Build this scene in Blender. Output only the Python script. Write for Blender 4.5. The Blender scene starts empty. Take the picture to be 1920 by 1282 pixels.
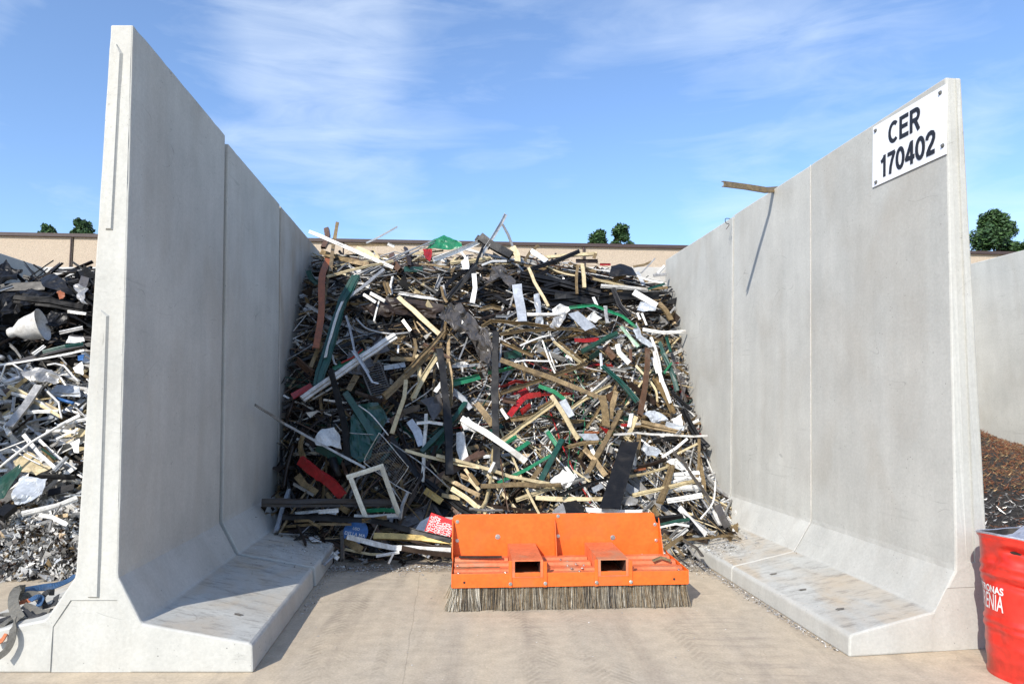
import bpy, bmesh, math, random
from mathutils import Vector, Matrix, noise
random.seed(7)
R = math.radians
SC = bpy.context.scene
C = SC.collection
# ------------------------------------------------------------------ camera, sky, sun, exposure
PITCH = math.atan(111/1280.0); CH = 1.7
cam = bpy.data.objects.new('camera', bpy.data.cameras.new('camera')); C.objects.link(cam)
cam.location = (0, 0, CH); cam.rotation_euler = (R(90)+PITCH, 0, 0)
cam.data.sensor_width = 36; cam.data.lens = 24; cam.data.clip_end = 2000; cam.data.clip_start = .05
SC.camera = cam
AZ, EL = R(27.5), R(34)
sd = Vector((math.sin(AZ)*math.cos(EL), math.cos(AZ)*math.cos(EL), -math.sin(EL)))
sun = bpy.data.objects.new('sun', bpy.data.lights.new('sun', 'SUN')); C.objects.link(sun)
sun.rotation_euler = sd.to_track_quat('-Z', 'Y').to_euler()
sun.data.energy = 3.7; sun.data.angle = R(.53); sun.data.color = (1, .94, .85)
W = bpy.data.worlds.new('World'); SC.world = W; W.use_nodes = True
nt = W.node_tree; nt.nodes.clear()
N = lambda t: nt.nodes.new(t)
out = N('ShaderNodeOutputWorld'); bg = N('ShaderNodeBackground'); sky = N('ShaderNodeTexSky')
sky.sky_type = 'NISHITA'; sky.sun_disc = False; sky.sun_elevation = EL; sky.sun_rotation = R(180)+AZ
sky.air_density = 1.0; sky.dust_density = .5; sky.ozone_density = 3.2; sky.altitude = 0
bg.inputs[1].default_value = .15
tc = N('ShaderNodeTexCoord'); mp = N('ShaderNodeMapping'); mp.inputs['Rotation'].default_value = (0, R(38), R(10)); mp.inputs['Location'].default_value = (1.7, .4, .2); mp.inputs['Scale'].default_value = (1.0, 1.6, 3.4)
ns = N('ShaderNodeTexNoise'); ns.inputs['Scale'].default_value = 3.4; ns.inputs['Detail'].default_value = 9; ns.inputs['Roughness'].default_value = .52; ns.inputs['Distortion'].default_value = .5
ns2 = N('ShaderNodeTexNoise'); ns2.inputs['Scale'].default_value = 2.2; ns2.inputs['Detail'].default_value = 3
mp2 = N('ShaderNodeMapping'); mp2.inputs['Rotation'].default_value = (R(20), R(-25), R(35)); mp2.inputs['Scale'].default_value = (1.2, 2.4, 6.5); mp2.inputs['Location'].default_value = (.7, 1.3, .4)
ns3 = N('ShaderNodeTexNoise'); ns3.inputs['Scale'].default_value = 3.8; ns3.inputs['Detail'].default_value = 10; ns3.inputs['Roughness'].default_value = .6; ns3.inputs['Distortion'].default_value = .9
nm = N('ShaderNodeMath'); nm.operation = 'MULTIPLY'; na3 = N('ShaderNodeMath'); na3.operation = 'ADD'; mrn = N('ShaderNodeMapRange'); mrn.inputs['From Min'].default_value = .35; mrn.inputs['From Max'].default_value = .65; mrn.inputs['To Min'].default_value = .45; mrn.inputs['To Max'].default_value = 1.25
rp = N('ShaderNodeValToRGB'); rp.color_ramp.elements[0].position = .41; rp.color_ramp.elements[1].position = .86
rp.color_ramp.elements[0].color = (.045, .045, .045, 1); rp.color_ramp.elements[1].color = (.50, .50, .50, 1)
mx = N('ShaderNodeMix'); mx.data_type = 'RGBA'; mx.inputs['B'].default_value = (5.0, 5.5, 6.0, 1)
hs = N('ShaderNodeHueSaturation'); hs.inputs['Saturation'].default_value = 1.05; hs.inputs['Value'].default_value = 1.0
L_ = nt.links.new
L_(tc.outputs['Generated'], mp.inputs[0]); L_(mp.outputs[0], ns.inputs['Vector']); L_(tc.outputs['Generated'], mp2.inputs[0]); L_(mp2.outputs[0], ns3.inputs['Vector']); L_(tc.outputs['Generated'], ns2.inputs['Vector'])
L_(ns2.outputs[0], mrn.inputs['Value']); av = N('ShaderNodeMath'); av.operation = 'MULTIPLY_ADD'; av.inputs[1].default_value = .5; hf = N('ShaderNodeMath'); hf.operation = 'MULTIPLY'; hf.inputs[1].default_value = .5
L_(ns.outputs[0], hf.inputs[0]); L_(ns3.outputs[0], av.inputs[0]); L_(hf.outputs[0], av.inputs[2]); L_(av.outputs[0], nm.inputs[0]); L_(mrn.outputs[0], nm.inputs[1]); L_(nm.outputs[0], rp.inputs[0])
L_(sky.outputs[0], hs.inputs['Color']); tint = N('ShaderNodeMix'); tint.data_type = 'RGBA'; tint.blend_type = 'MULTIPLY'; tint.inputs['Factor'].default_value = 1; tint.inputs['B'].default_value = (.88, .94, 1.03, 1); L_(hs.outputs[0], tint.inputs['A']); L_(tint.outputs['Result'], mx.inputs['A']); L_(rp.outputs[0], mx.inputs['Factor'])
L_(mx.outputs['Result'], bg.inputs[0]); L_(bg.outputs[0], out.inputs[0])
SC.view_settings.view_transform = 'Standard'; SC.view_settings.look = 'None'
SC.view_settings.exposure = 0.62; SC.view_settings.gamma = 1

# ------------------------------------------------------------------ helpers
def tag(o, label=None, cat=None, group=None, kind=None):
    if label: o['label'] = label
    if cat: o['category'] = cat
    if group: o['group'] = group
    if kind: o['kind'] = kind
    return o
def empty(name, loc=(0, 0, 0), rz=0):
    o = bpy.data.objects.new(name, None); C.objects.link(o); o.location = loc; o.rotation_euler = (0, 0, rz); o.empty_display_size = .2
    return o
def link(name, bm, mats, parent=None, smooth=False):
    me = bpy.data.meshes.new(name); bm.to_mesh(me); bm.free()
    for m in (mats if isinstance(mats, (list, tuple)) else [mats]): me.materials.append(m)
    if smooth:
        for p in me.polygons: p.use_smooth = True
    o = bpy.data.objects.new(name, me); C.objects.link(o)
    if parent: o.parent = parent
    return o
def box(bm, x0, x1, y0, y1, z0, z1, mi=0, M=None):
    vs = [bm.verts.new((x, y, z)) for x in (x0, x1) for y in (y0, y1) for z in (z0, z1)]
    if M:
        for v in vs: v.co = M @ v.co
    for f in ((0, 1, 3, 2), (4, 6, 7, 5), (0, 4, 5, 1), (2, 3, 7, 6), (0, 2, 6, 4), (1, 5, 7, 3)):
        bm.faces.new([vs[i] for i in f]).material_index = mi
def prism(bm, prof, fn0, fn1, mi=0):
    a = [bm.verts.new(fn0(p)) for p in prof]; b = [bm.verts.new(fn1(p)) for p in prof]
    n = len(prof)
    for i in range(n): bm.faces.new((a[i], a[(i+1) % n], b[(i+1) % n], b[i])).material_index = mi
    bm.faces.new(a[::-1]).material_index = mi; bm.faces.new(b).material_index = mi
    bmesh.ops.recalc_face_normals(bm, faces=bm.faces)
def cyl(bm, c, ax, r, h, n=10, mi=0, r2=None):
    ax = Vector(ax).normalized(); c = Vector(c); s = ax.orthogonal().normalized(); t = ax.cross(s); r2 = r if r2 is None else r2
    a = [bm.verts.new(c+(s*math.cos(k*2*math.pi/n)+t*math.sin(k*2*math.pi/n))*r) for k in range(n)]
    b = [bm.verts.new(c+ax*h+(s*math.cos(k*2*math.pi/n)+t*math.sin(k*2*math.pi/n))*r2) for k in range(n)]
    for k in range(n): bm.faces.new((a[k], a[(k+1) % n], b[(k+1) % n], b[k])).material_index = mi
    bm.faces.new(a[::-1]).material_index = mi; bm.faces.new(b).material_index = mi

# ------------------------------------------------------------------ materials
def mat(name, col, rough=.5, metal=0, var=.25, nscale=9, bump=.15, grime=.3, gcol=(.12, .10, .08), spec=.5, rnd=.18, coat=0):
    m = bpy.data.materials.new(name); m.use_nodes = True; t = m.node_tree; b = t.nodes['Principled BSDF']; l = t.links.new
    n = lambda k: t.nodes.new(k)
    co = n('ShaderNodeTexCoord')
    a = n('ShaderNodeTexNoise'); a.inputs['Scale'].default_value = nscale; a.inputs['Detail'].default_value = 7; a.inputs['Roughness'].default_value = .62
    l(co.outputs['Object'], a.inputs['Vector'])
    a2 = n('ShaderNodeTexNoise'); a2.inputs['Scale'].default_value = nscale*.37; a2.inputs['Detail'].default_value = 5; a2.inputs['Distortion'].default_value = 1.2
    l(co.outputs['Object'], a2.inputs['Vector'])
    r1 = n('ShaderNodeMapRange'); r1.inputs['From Min'].default_value = .3; r1.inputs['From Max'].default_value = .7
    r1.inputs['To Min'].default_value = 1-var; r1.inputs['To Max'].default_value = 1+var*.6; l(a.outputs[0], r1.inputs['Value'])
    oi = n('ShaderNodeObjectInfo'); r0 = n('ShaderNodeMapRange'); r0.inputs['To Min'].default_value = 1-rnd; r0.inputs['To Max'].default_value = 1+rnd; l(oi.outputs['Random'], r0.inputs['Value'])
    a3 = n('ShaderNodeTexNoise'); a3.inputs['Scale'].default_value = nscale*4.5; a3.inputs['Detail'].default_value = 4; l(co.outputs['Object'], a3.inputs['Vector'])
    r3 = n('ShaderNodeMapRange'); r3.inputs['From Min'].default_value = .35; r3.inputs['From Max'].default_value = .6; r3.inputs['To Min'].default_value = 1-var*.8; r3.inputs['To Max'].default_value = 1.04; l(a3.outputs[0], r3.inputs['Value'])
    m0 = n('ShaderNodeMath'); m0.operation = 'MULTIPLY'; l(r1.outputs[0], m0.inputs[0]); l(r3.outputs[0], m0.inputs[1])
    mm = n('ShaderNodeMath'); mm.operation = 'MULTIPLY'; l(m0.outputs[0], mm.inputs[0]); l(r0.outputs[0], mm.inputs[1])
    vm = n('ShaderNodeVectorMath'); vm.operation = 'SCALE'; vm.inputs[0].default_value = col; l(mm.outputs[0], vm.inputs['Scale'])
    gr = n('ShaderNodeValToRGB'); gr.color_ramp.elements[0].position = .5; gr.color_ramp.elements[1].position = .68
    gr.color_ramp.elements[0].color = (0, 0, 0, 1); gr.color_ramp.elements[1].color = (grime, grime, grime, 1); l(a2.outputs[0], gr.inputs[0])
    mi = n('ShaderNodeMix'); mi.data_type = 'RGBA'; l(gr.outputs[0], mi.inputs['Factor']); l(vm.outputs[0], mi.inputs['A']); mi.inputs['B'].default_value = (*gcol, 1)
    l(mi.outputs['Result'], b.inputs['Base Color'])
    b.inputs['Roughness'].default_value = rough; b.inputs['Metallic'].default_value = metal; b.inputs['Specular IOR Level'].default_value = spec
    b.inputs['Coat Weight'].default_value = coat
    rr = n('ShaderNodeMapRange'); rr.inputs['To Min'].default_value = max(.05, rough-.15); rr.inputs['To Max'].default_value = min(1, rough+.2); l(a.outputs[0], rr.inputs['Value']); l(rr.outputs[0], b.inputs['Roughness'])
    if bump:
        bp = n('ShaderNodeBump'); bp.inputs['Strength'].default_value = bump; bp.inputs['Distance'].default_value = .02; l(a.outputs[0], bp.inputs['Height']); l(bp.outputs[0], b.inputs['Normal'])
    return m
def concrete(name, col, streak=.16, stain=(.30, .24, .17), stain_amt=.25, pores=True, scale=1.0):
    m = bpy.data.materials.new(name); m.use_nodes = True; t = m.node_tree; b = t.nodes['Principled BSDF']; l = t.links.new
    n = lambda k: t.nodes.new(k)
    co = n('ShaderNodeTexCoord'); mp = n('ShaderNodeMapping'); mp.inputs['Scale'].default_value = (2.6*scale, 2.6*scale, .22*scale); l(co.outputs['Object'], mp.inputs[0])
    s = n('ShaderNodeTexNoise'); s.inputs['Scale'].default_value = 2; s.inputs['Detail'].default_value = 8; s.inputs['Roughness'].default_value = .6; l(mp.outputs[0], s.inputs['Vector'])
    f = n('ShaderNodeTexNoise'); f.inputs['Scale'].default_value = 1.7*scale; f.inputs['Detail'].default_value = 10; f.inputs['Roughness'].default_value = .65; l(co.outputs['Object'], f.inputs['Vector'])
    fi = n('ShaderNodeTexNoise'); fi.inputs['Scale'].default_value = 45*scale; fi.inputs['Detail'].default_value = 6; fi.inputs['Roughness'].default_value = .7; l(co.outputs['Object'], fi.inputs['Vector'])
    def mr(src, lo, hi, a, c):
        r = n('ShaderNodeMapRange'); r.inputs['From Min'].default_value = lo; r.inputs['From Max'].default_value = hi; r.inputs['To Min'].default_value = a; r.inputs['To Max'].default_value = c; l(src, r.inputs['Value']); return r.outputs[0]
    def mul(x, y):
        q = n('ShaderNodeMath'); q.operation = 'MULTIPLY'; l(x, q.inputs[0]); l(y, q.inputs[1]); return q.outputs[0]
    oi = n('ShaderNodeObjectInfo')
    v = mul(mul(mr(s.outputs[0], .3, .7, 1-streak, 1+streak*.5), mr(f.outputs[0], .3, .7, .88, 1.08)), mul(mr(fi.outputs[0], .3, .7, .9, 1.07), mr(oi.outputs['Random'], 0, 1, .93, 1.05)))
    if pores:
        vo = n('ShaderNodeTexVoronoi'); vo.inputs['Scale'].default_value = 26*scale; vo.inputs['Randomness'].default_value = 1; l(co.outputs['Object'], vo.inputs['Vector'])
        pn = n('ShaderNodeTexNoise'); pn.inputs['Scale'].default_value = 5; l(co.outputs['Object'], pn.inputs['Vector'])
        ad = n('ShaderNodeMath'); ad.operation = 'ADD'; l(vo.outputs['Distance'], ad.inputs[0]); l(mr(pn.outputs[0], .3, .65, .25, -.03), ad.inputs[1])
        v = mul(v, mr(ad.outputs[0], .06, .13, .5, 1))
        # long thin drag scratches
        wm = n('ShaderNodeMapping'); wm.inputs['Scale'].default_value = (1.2, 1.2, 2.2); wm.inputs['Rotation'].default_value = (.5, .3, .2); l(co.outputs['Object'], wm.inputs[0])
        wn = n('ShaderNodeTexNoise'); wn.inputs['Scale'].default_value = .55; wn.inputs['Detail'].default_value = 2; wn.inputs['Distortion'].default_value = .6; l(wm.outputs[0], wn.inputs['Vector'])
        sb = n('ShaderNodeMath'); sb.operation = 'SUBTRACT'; l(wn.outputs[0], sb.inputs[0]); sb.inputs[1].default_value = .585
        ab = n('ShaderNodeMath'); ab.operation = 'ABSOLUTE'; l(sb.outputs[0], ab.inputs[0])
        gate = mr(pn.outputs[0], .50, .56, 0, 1)
        sc = mr(ab.outputs[0], .0005, .0015, .26, 0); sg = mul(sc, gate)
        v = mul(v, mr(sg, 0, 1, 1, 0))
        hm = n('ShaderNodeMapping'); hm.inputs['Scale'].default_value = (3, .9, 16); hm.inputs['Rotation'].default_value = (.25, 0, 0); l(co.outputs['Object'], hm.inputs[0])
        hn = n('ShaderNodeTexNoise'); hn.inputs['Scale'].default_value = 1.6; hn.inputs['Detail'].default_value = 8; hn.inputs['Roughness'].default_value = .7; l(hm.outputs[0], hn.inputs['Vector'])
        hg = n('ShaderNodeTexNoise'); hg.inputs['Scale'].default_value = .9; l(co.outputs['Object'], hg.inputs['Vector'])
        v = mul(v, mr(mul(mr(hn.outputs[0], .60, .68, 0, 1), mr(hg.outputs[0], .5, .62, 0, 1)), 0, 1, 1, .78))
    vm = n('ShaderNodeVectorMath'); vm.operation = 'SCALE'; vm.inputs[0].default_value = col; l(v, vm.inputs['Scale'])
    g = n('ShaderNodeTexNoise'); g.inputs['Scale'].default_value = 1.1; g.inputs['Detail'].default_value = 8; g.inputs['Distortion'].default_value = .8
    gm = n('ShaderNodeMapping'); gm.inputs['Location'].default_value = (3, 7, 1); gm.inputs['Scale'].default_value = (1.5, 1.5, .7); l(co.outputs['Object'], gm.inputs[0]); l(gm.outputs[0], g.inputs['Vector'])
    mi = n('ShaderNodeMix'); mi.data_type = 'RGBA'; l(mr(g.outputs[0], .48, .75, 0, stain_amt), mi.inputs['Factor']); l(vm.outputs[0], mi.inputs['A']); mi.inputs['B'].default_value = (*stain, 1)
    ge = n('ShaderNodeNewGeometry'); sx = n('ShaderNodeSeparateXYZ'); l(ge.outputs['Normal'], sx.inputs[0]); upf = mr(sx.outputs['Z'], .9, .96, 0, 1)
    du = n('ShaderNodeTexNoise'); du.inputs['Scale'].default_value = 1.6; du.inputs['Detail'].default_value = 9; du.inputs['Distortion'].default_value = 1.0; dm = n('ShaderNodeMapping'); dm.inputs['Scale'].default_value = (1.6, .7, 1); dm.inputs['Location'].default_value = (5, 2, 0); l(co.outputs['Object'], dm.inputs[0]); l(dm.outputs[0], du.inputs['Vector'])
    m4 = n('ShaderNodeMix'); m4.data_type = 'RGBA'; l(mul(upf, mr(du.outputs[0], .42, .68, 0, .75)), m4.inputs['Factor']); l(mi.outputs['Result'], m4.inputs['A']); m4.inputs['B'].default_value = (.46, .37, .26, 1)
    dk = n('ShaderNodeTexNoise'); dk.inputs['Scale'].default_value = 5; dk.inputs['Detail'].default_value = 10; dk.inputs['Roughness'].default_value = .75; dkm = n('ShaderNodeMapping'); dkm.inputs['Scale'].default_value = (1, 3, 1); dkm.inputs['Rotation'].default_value = (0, 0, .5); l(co.outputs['Object'], dkm.inputs[0]); l(dkm.outputs[0], dk.inputs['Vector'])
    m5 = n('ShaderNodeMix'); m5.data_type = 'RGBA'; l(mul(upf, mr(dk.outputs[0], .50, .66, 0, .6)), m5.inputs['Factor']); l(m4.outputs['Result'], m5.inputs['A']); m5.inputs['B'].default_value = (.16, .15, .135, 1)
    l(m5.outputs['Result'], b.inputs['Base Color']); b.inputs['Roughness'].default_value = .9; b.inputs['Specular IOR Level'].default_value = .25
    bp = n('ShaderNodeBump'); bp.inputs['Strength'].default_value = .25; bp.inputs['Distance'].default_value = .006; l(fi.outputs[0], bp.inputs['Height']); l(bp.outputs[0], b.inputs['Normal'])
    return m
M = {}
M['W'] = mat('white_paint', (.72, .71, .68), .4, .0, .2, 14, .1, .55, (.25, .22, .18))
M['C'] = mat('cream_paint', (.56, .46, .27), .5, 0, .25, 16, .15, .6, (.22, .16, .08))
M['T'] = mat('tan_anodised', (.25, .175, .085), .42, .25, .4, 16, .2, .65, (.075, .05, .03))
M['O'] = mat('rust_orange_paint', (.30, .095, .035), .45, 0, .25, 9, .1, .35, (.1, .045, .025))
M['B'] = mat('brown_paint', (.10, .052, .030), .4, 0, .3, 10, .1, .35, (.2, .17, .14))
M['D'] = mat('dark_brown_paint', (.030, .019, .014), .4, 0, .3, 10, .1, .25, (.12, .09, .07), spec=.35)
M['K'] = mat('black_paint', (.009, .009, .010), .42, 0, .4, 10, .15, .22, (.09, .08, .07), spec=.3)
M['G'] = mat('dark_green_paint', (.010, .062, .045), .3, 0, .3, 9, .08, .4, (.1, .12, .1))
M['E'] = mat('bright_green_paint', (.018, .20, .09), .35, 0, .3, 9, .08, .5, (.1, .12, .1))
M['R'] = mat('red_paint', (.34, .014, .014), .35, 0, .3, 9, .08, .4, (.15, .06, .05))
M['I'] = mat('ivory_paint', (.70, .66, .54), .45, 0, .2, 14, .1, .4, (.3, .26, .2))
M['S'] = mat('dull_aluminium', (.46, .45, .43), .42, .55, .28, 12, .12, .4, (.16, .14, .12))
M['L'] = mat('pale_grey_sheet', (.42, .45, .49), .38, .2, .2, 7, .1, .35, (.2, .17, .13))
M['Y'] = mat('brass_gold', (.46, .33, .12), .35, .5, .25, 12, .1, .3, (.14, .1, .05))
M['N'] = mat('blue_paint', (.03, .12, .33), .4, 0, .25, 10, .1, .35, (.1, .1, .1))
M['P'] = mat('grey_brown_plastic', (.085, .075, .066), .28, 0, .3, 6, .3, .3, (.04, .035, .03), coat=.3)
CW = {'W': 'white', 'C': 'cream', 'T': 'tan', 'O': 'rust orange', 'B': 'brown', 'D': 'dark brown', 'K': 'black', 'G': 'dark green', 'E': 'bright green', 'R': 'red', 'S': 'silver', 'L': 'pale grey', 'Y': 'gold', 'N': 'blue', 'P': 'grey brown'}
CW.setdefault('I', 'ivory'); CORD = list(CW); MATS = [M[k] for k in CORD]
conc = concrete('wall_concrete', (.495, .492, .455), .08)
conc_st = concrete('stained_wall_concrete', (.46, .44, .40), .14, stain_amt=.65)
conc_far = concrete('pale_far_concrete', (.55, .535, .50), .08)
steel = mat('zinc_bolt', (.6, .6, .58), .3, .9, .1, 20, 0, .1)
orange = mat('sweeper_orange', (.76, .135, .014), .45, 0, .12, 7, .04, .35, (.42, .12, .04), rnd=0)
orange2 = mat('scuffed_orange_deck', (.68, .165, .06), .55, 0, .25, 9, .08, .8, (.42, .20, .11), rnd=0)

# ------------------------------------------------------------------ walls
DX = -.0953
def cat_tree(o): pass
LP = [(-1.626, 0), (-1.636, .165), (-1.66, .182), (-2.337, .300), (-2.352, .318), (-2.5, .581), (-2.505, .62), (-2.584, 4.26), (-2.741, 4.26), (-2.778, .62), (-2.785, .581), (-2.945, .335), (-2.965, .322), (-3.64, .182), (-3.665, .165), (-3.675, 0)]
RP = [(2.247, 0), (2.257, .13), (2.28, .15), (2.90, .268), (2.918, .285), (3.080, .53), (3.087, .57), (3.225, 4.09), (3.352, 4.09), (3.340, .57), (3.347, .53), (3.50, .285), (3.52, .268), (4.15, .15), (4.18, .13), (4.19, 0)]
bolt_d = mat('dull_bolt', (.16, .16, .15), .6, .3, .2, 20, 0, .2)
insert_m = mat('insert_grout', (.20, .185, .16), .9, 0, .4, 40, .5, .6)
def bake(o):
    bpy.context.view_layer.update(); me = bpy.data.meshes.new_from_object(o.evaluated_get(bpy.context.evaluated_depsgraph_get())); me.name = o.name; o.modifiers.clear(); o.data = me
def wall_panel(prof, ya, yb, skew, x0, label, group, dh=0, dx=0, m=None, cuts=None):
    """ya,yb = distance of the panel's ends at x0; DX leans the run slightly left as it goes back"""
    bm = bmesh.new(); py0 = prof_y[id(prof)]
    P = []
    for i, p in enumerate(prof):                      # resample so that edges can be slightly uneven
        q = prof[(i+1) % len(prof)]; L = math.hypot(q[0]-p[0], q[1]-p[1]); n = max(1, int(L/.09)) if L > .1 else 1
        P += [(p[0]+(q[0]-p[0])*k/n, p[1]+(q[1]-p[1])*k/n, k == 0) for k in range(n)]
    ny = int((yb-ya)/.09); rings = []
    for j in range(ny+1):
        y = ya+(yb-ya)*j/ny; rg = []
        for (u, z, corner) in P:
            zz = z+(dh if z > 3 else 0)
            v = Vector((u+dx+DX*(y-py0)+DX*skew*(u-x0), y+skew*(u-x0), zz))
            if (corner or j in (0, ny)) and z > .02:
                k = v*7; a_ = .0035*noise.noise(k)+.003*max(0, noise.noise(k*3.1)-.25)*3
                v += Vector((-a_ if corner else 0, a_ if j == 0 else 0, -abs(a_) if corner and z > 4 else a_*.3))
            rg.append(bm.verts.new(v))
        rings.append(rg)
    n = len(P)
    for a, b in zip(rings, rings[1:]):
        for k in range(n): bm.faces.new((a[k], a[(k+1) % n], b[(k+1) % n], b[k]))
    bm.faces.new(rings[0][::-1]); bm.faces.new(rings[-1]); bmesh.ops.recalc_face_normals(bm, faces=bm.faces)
    o = link('concrete_wall_panel', bm, m or conc)
    md = o.modifiers.new('bevel', 'BEVEL'); md.width = .013; md.segments = 2; md.limit_method = 'ANGLE'; md.angle_limit = R(28)
    bake(o)
    for c in cuts or ():
        cb = bmesh.new(); pts, y0, dep, bev = c; cen = sum((Vector(p) for p in pts), Vector((0, 0)))/len(pts)
        f0 = lambda p, yy: Vector((p[0], yy+skew*(p[0]-x0), p[1]))
        prism(cb, pts, lambda p: f0(p, y0-.05), lambda p: f0(cen+(Vector(p)-cen)*1.0, y0+dep))
        for v in cb.verts:
            if v.co.y-skew*(v.co.x-x0) > y0 and bev:
                v.co.x += bev if v.co.x < cen.x else -bev; v.co.z += bev*2.5 if v.co.z < cen.y else -bev*2.5
        co_ = link('cutter', cb, conc); bo_ = o.modifiers.new('cut', 'BOOLEAN'); bo_.object = co_; bo_.operation = 'DIFFERENCE'; bo_.solver = 'EXACT'
        bake(o); me_ = co_.data; bpy.data.objects.remove(co_); bpy.data.meshes.remove(me_)
    tag(o, label, 'wall panel', group)
    return o
prof_y = {id(LP): 4.455, id(RP): 4.715}
pl = wall_panel(LP, 4.455, 6.40, 0, 0, 'front concrete T panel of the bay\'s left wall, tallest thing in view', 'precast wall panels of the left divider', cuts=[([(-2.905, -.05), (-2.40, -.05), (-2.40, .24), (-2.505, .445), (-2.80, .445), (-2.905, .28)], 4.455, .008, 0)])
wall_panel(LP, 6.45, 8.505, 0, 0, 'second concrete panel from the front in the left divider wall', 'precast wall panels of the left divider', -.065, .015)
wall_panel(LP, 8.545, 11.46, 0, 0, 'rearmost stained concrete panel of the left divider, touching the scrap heap', 'precast wall panels of the left divider', -.075, .020, conc_st)
pr = wall_panel(RP, 4.715, 6.60, .15, 2.247, 'concrete T panel carrying the white number board', 'precast wall panels of the right divider', cuts=[([(2.87, -.05), (3.50, -.05), (3.50, .2), (3.36, .42), (2.99, .42), (2.87, .22)], 4.715, .008, 0), ([(3.150, .56), (3.235, .56), (3.305, 4.2), (3.228, 4.2)], 4.715, .016, .010)])
wall_panel(RP, 6.608, 8.47, .15, 2.247, 'middle concrete panel of the right divider, under the jutting tan bar', 'precast wall panels of the right divider', 0, .004)
wall_panel(RP, 8.478, 11.2, .15, 2.247, 'rear concrete panel of the right divider, beside the heap\'s right edge', 'precast wall panels of the right divider', -.02, -.006)
def joint(pts, w, parent, name='joint_sealant'):
    bm = bmesh.new()
    for a, b in zip(pts, pts[1:]):
        a = Vector(a); b = Vector(b); d = (b-a).normalized(); s = d.orthogonal().normalized()*w; u = d.cross(s)
        v = [bm.verts.new(p+q) for p in (a, b) for q in (s, u, -s, -u)]
        for i in range(4): bm.faces.new((v[i], v[(i+1) % 4], v[4+(i+1) % 4], v[4+i]))
    return link(name, bm, sealant, parent)
sealant = mat('pale_sealant', (.47, .455, .42), .8, 0, .15, 15, .1, .1)
# mortar bead down the joints of the right wall
def rface(z, y, prof=RP, off=-.004):
    xs = {0: RP[6][0], 1: RP[7][0]}
    x = RP[6][0]+(RP[7][0]-RP[6][0])*(z-.57)/(4.09-.57)
    yy = y+.15*(x-2.247)
    return Vector((x+DX*(yy-4.715)+off, yy, z))
def joint_line(y):
    f = lambda p: (p[0]+DX*(y-4.715)+DX*.15*(p[0]-2.247)-.003, y+.15*(p[0]-2.247), p[1]+.003)
    return [f(p) for p in (RP[3], RP[5], RP[6])]+[f((RP[7][0], 4.085))]
joint(joint_line(6.604), .0045, pr); joint(joint_line(8.474), .003, pr)
# relief on the end faces: tongue on the left, shallow key strip on the right, panel outline low down
def relief(parent, pts, y, t, bev, name, m=conc, skew=0, x0=0):
    bm = bmesh.new(); c = sum((Vector(p) for p in pts), Vector((0, 0)))/len(pts)
    f = lambda p, yy, k=0: Vector((p[0], yy+skew*(p[0]-x0), p[1]))
    n = len(pts); inn = []
    for i in range(n):
        p, a, b = Vector(pts[i]), Vector(pts[i-1]), Vector(pts[(i+1) % n])
        e1 = (p-a).normalized(); e2 = (b-p).normalized(); nn = Vector((e1.y+e2.y, -e1.x-e2.x)); nn = nn.normalized()*bev
        if nn.dot(p-c) > 0: nn = -nn
        inn.append(p+nn)
    o1 = [bm.verts.new(f(p, y+.01)) for p in pts]; o2 = [bm.verts.new(f(p, y-.0)) for p in pts]; o3 = [bm.verts.new(f(p, y-t)) for p in inn]
    for i in range(n):
        j = (i+1) % n; bm.faces.new((o1[i], o1[j], o2[j], o2[i])); bm.faces.new((o2[i], o2[j], o3[j], o3[i]))
    bm.faces.new(o3); bmesh.ops.recalc_face_normals(bm, faces=bm.faces)
    return link(name, bm, m, parent)
relief(pl, [(-2.700, 2.83), (-2.648, 2.83), (-2.645, 4.05), (-2.690, 4.12)], 4.455, .017, .014, 'key_tongue')
relief(pl, [(-2.69, .46), (-2.615, .46), (-2.645, 2.26), (-2.70, 2.30)], 4.455, .017, .014, 'key_tongue')

for par, sp in ((pr, ((1450, 1072), (1505, 1101), (1575, 1137), (1372, 1025))), (pl, ((447, 1157),))):
    for (px, py) in sp:
        c_, s_ = math.cos(PITCH), math.sin(PITCH); a_ = (px-960)/1280; b_ = (641-py)/1280; rv = Vector((a_, c_-b_*s_, s_+b_*c_)); t_ = (.2-CH)/rv.z; pp = rv*t_
        prf = RP if par is pr else LP; y0_ = prof_y[id(prf)]; uu = pp.x-DX*(pp.y-y0_)
        zz = .15+(uu-2.28)/.62*.118 if par is pr else .182+(-1.66-uu)/.677*.118
        bm = bmesh.new(); n_ = 14; bm.faces.new([bm.verts.new((pp.x+(.03+.008*math.sin(k*2.3))*math.cos(k*6.283/n_), pp.y+(.022+.006*math.sin(k*1.7))*math.sin(k*6.283/n_), zz+.004+(.19 if par is pr else -.183)*(.03+.008*math.sin(k*2.3))*math.cos(k*6.283/n_))) for k in range(n_)])
        link('lifting_insert', bm, insert_m, par)
for yc in (6.412, 8.517):
    bm = bmesh.new(); sx_ = DX*(yc-4.455); box(bm, -2.72+sx_, -2.66+sx_, yc-.02, yc+.05, .3, 4.15); box(bm, -3.5+sx_, -1.80+sx_, yc-.02, yc+.02, .0, .15); link('gap_light_stop', bm, conc, pl)  # added inside the panel gaps so no sun shines through
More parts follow.
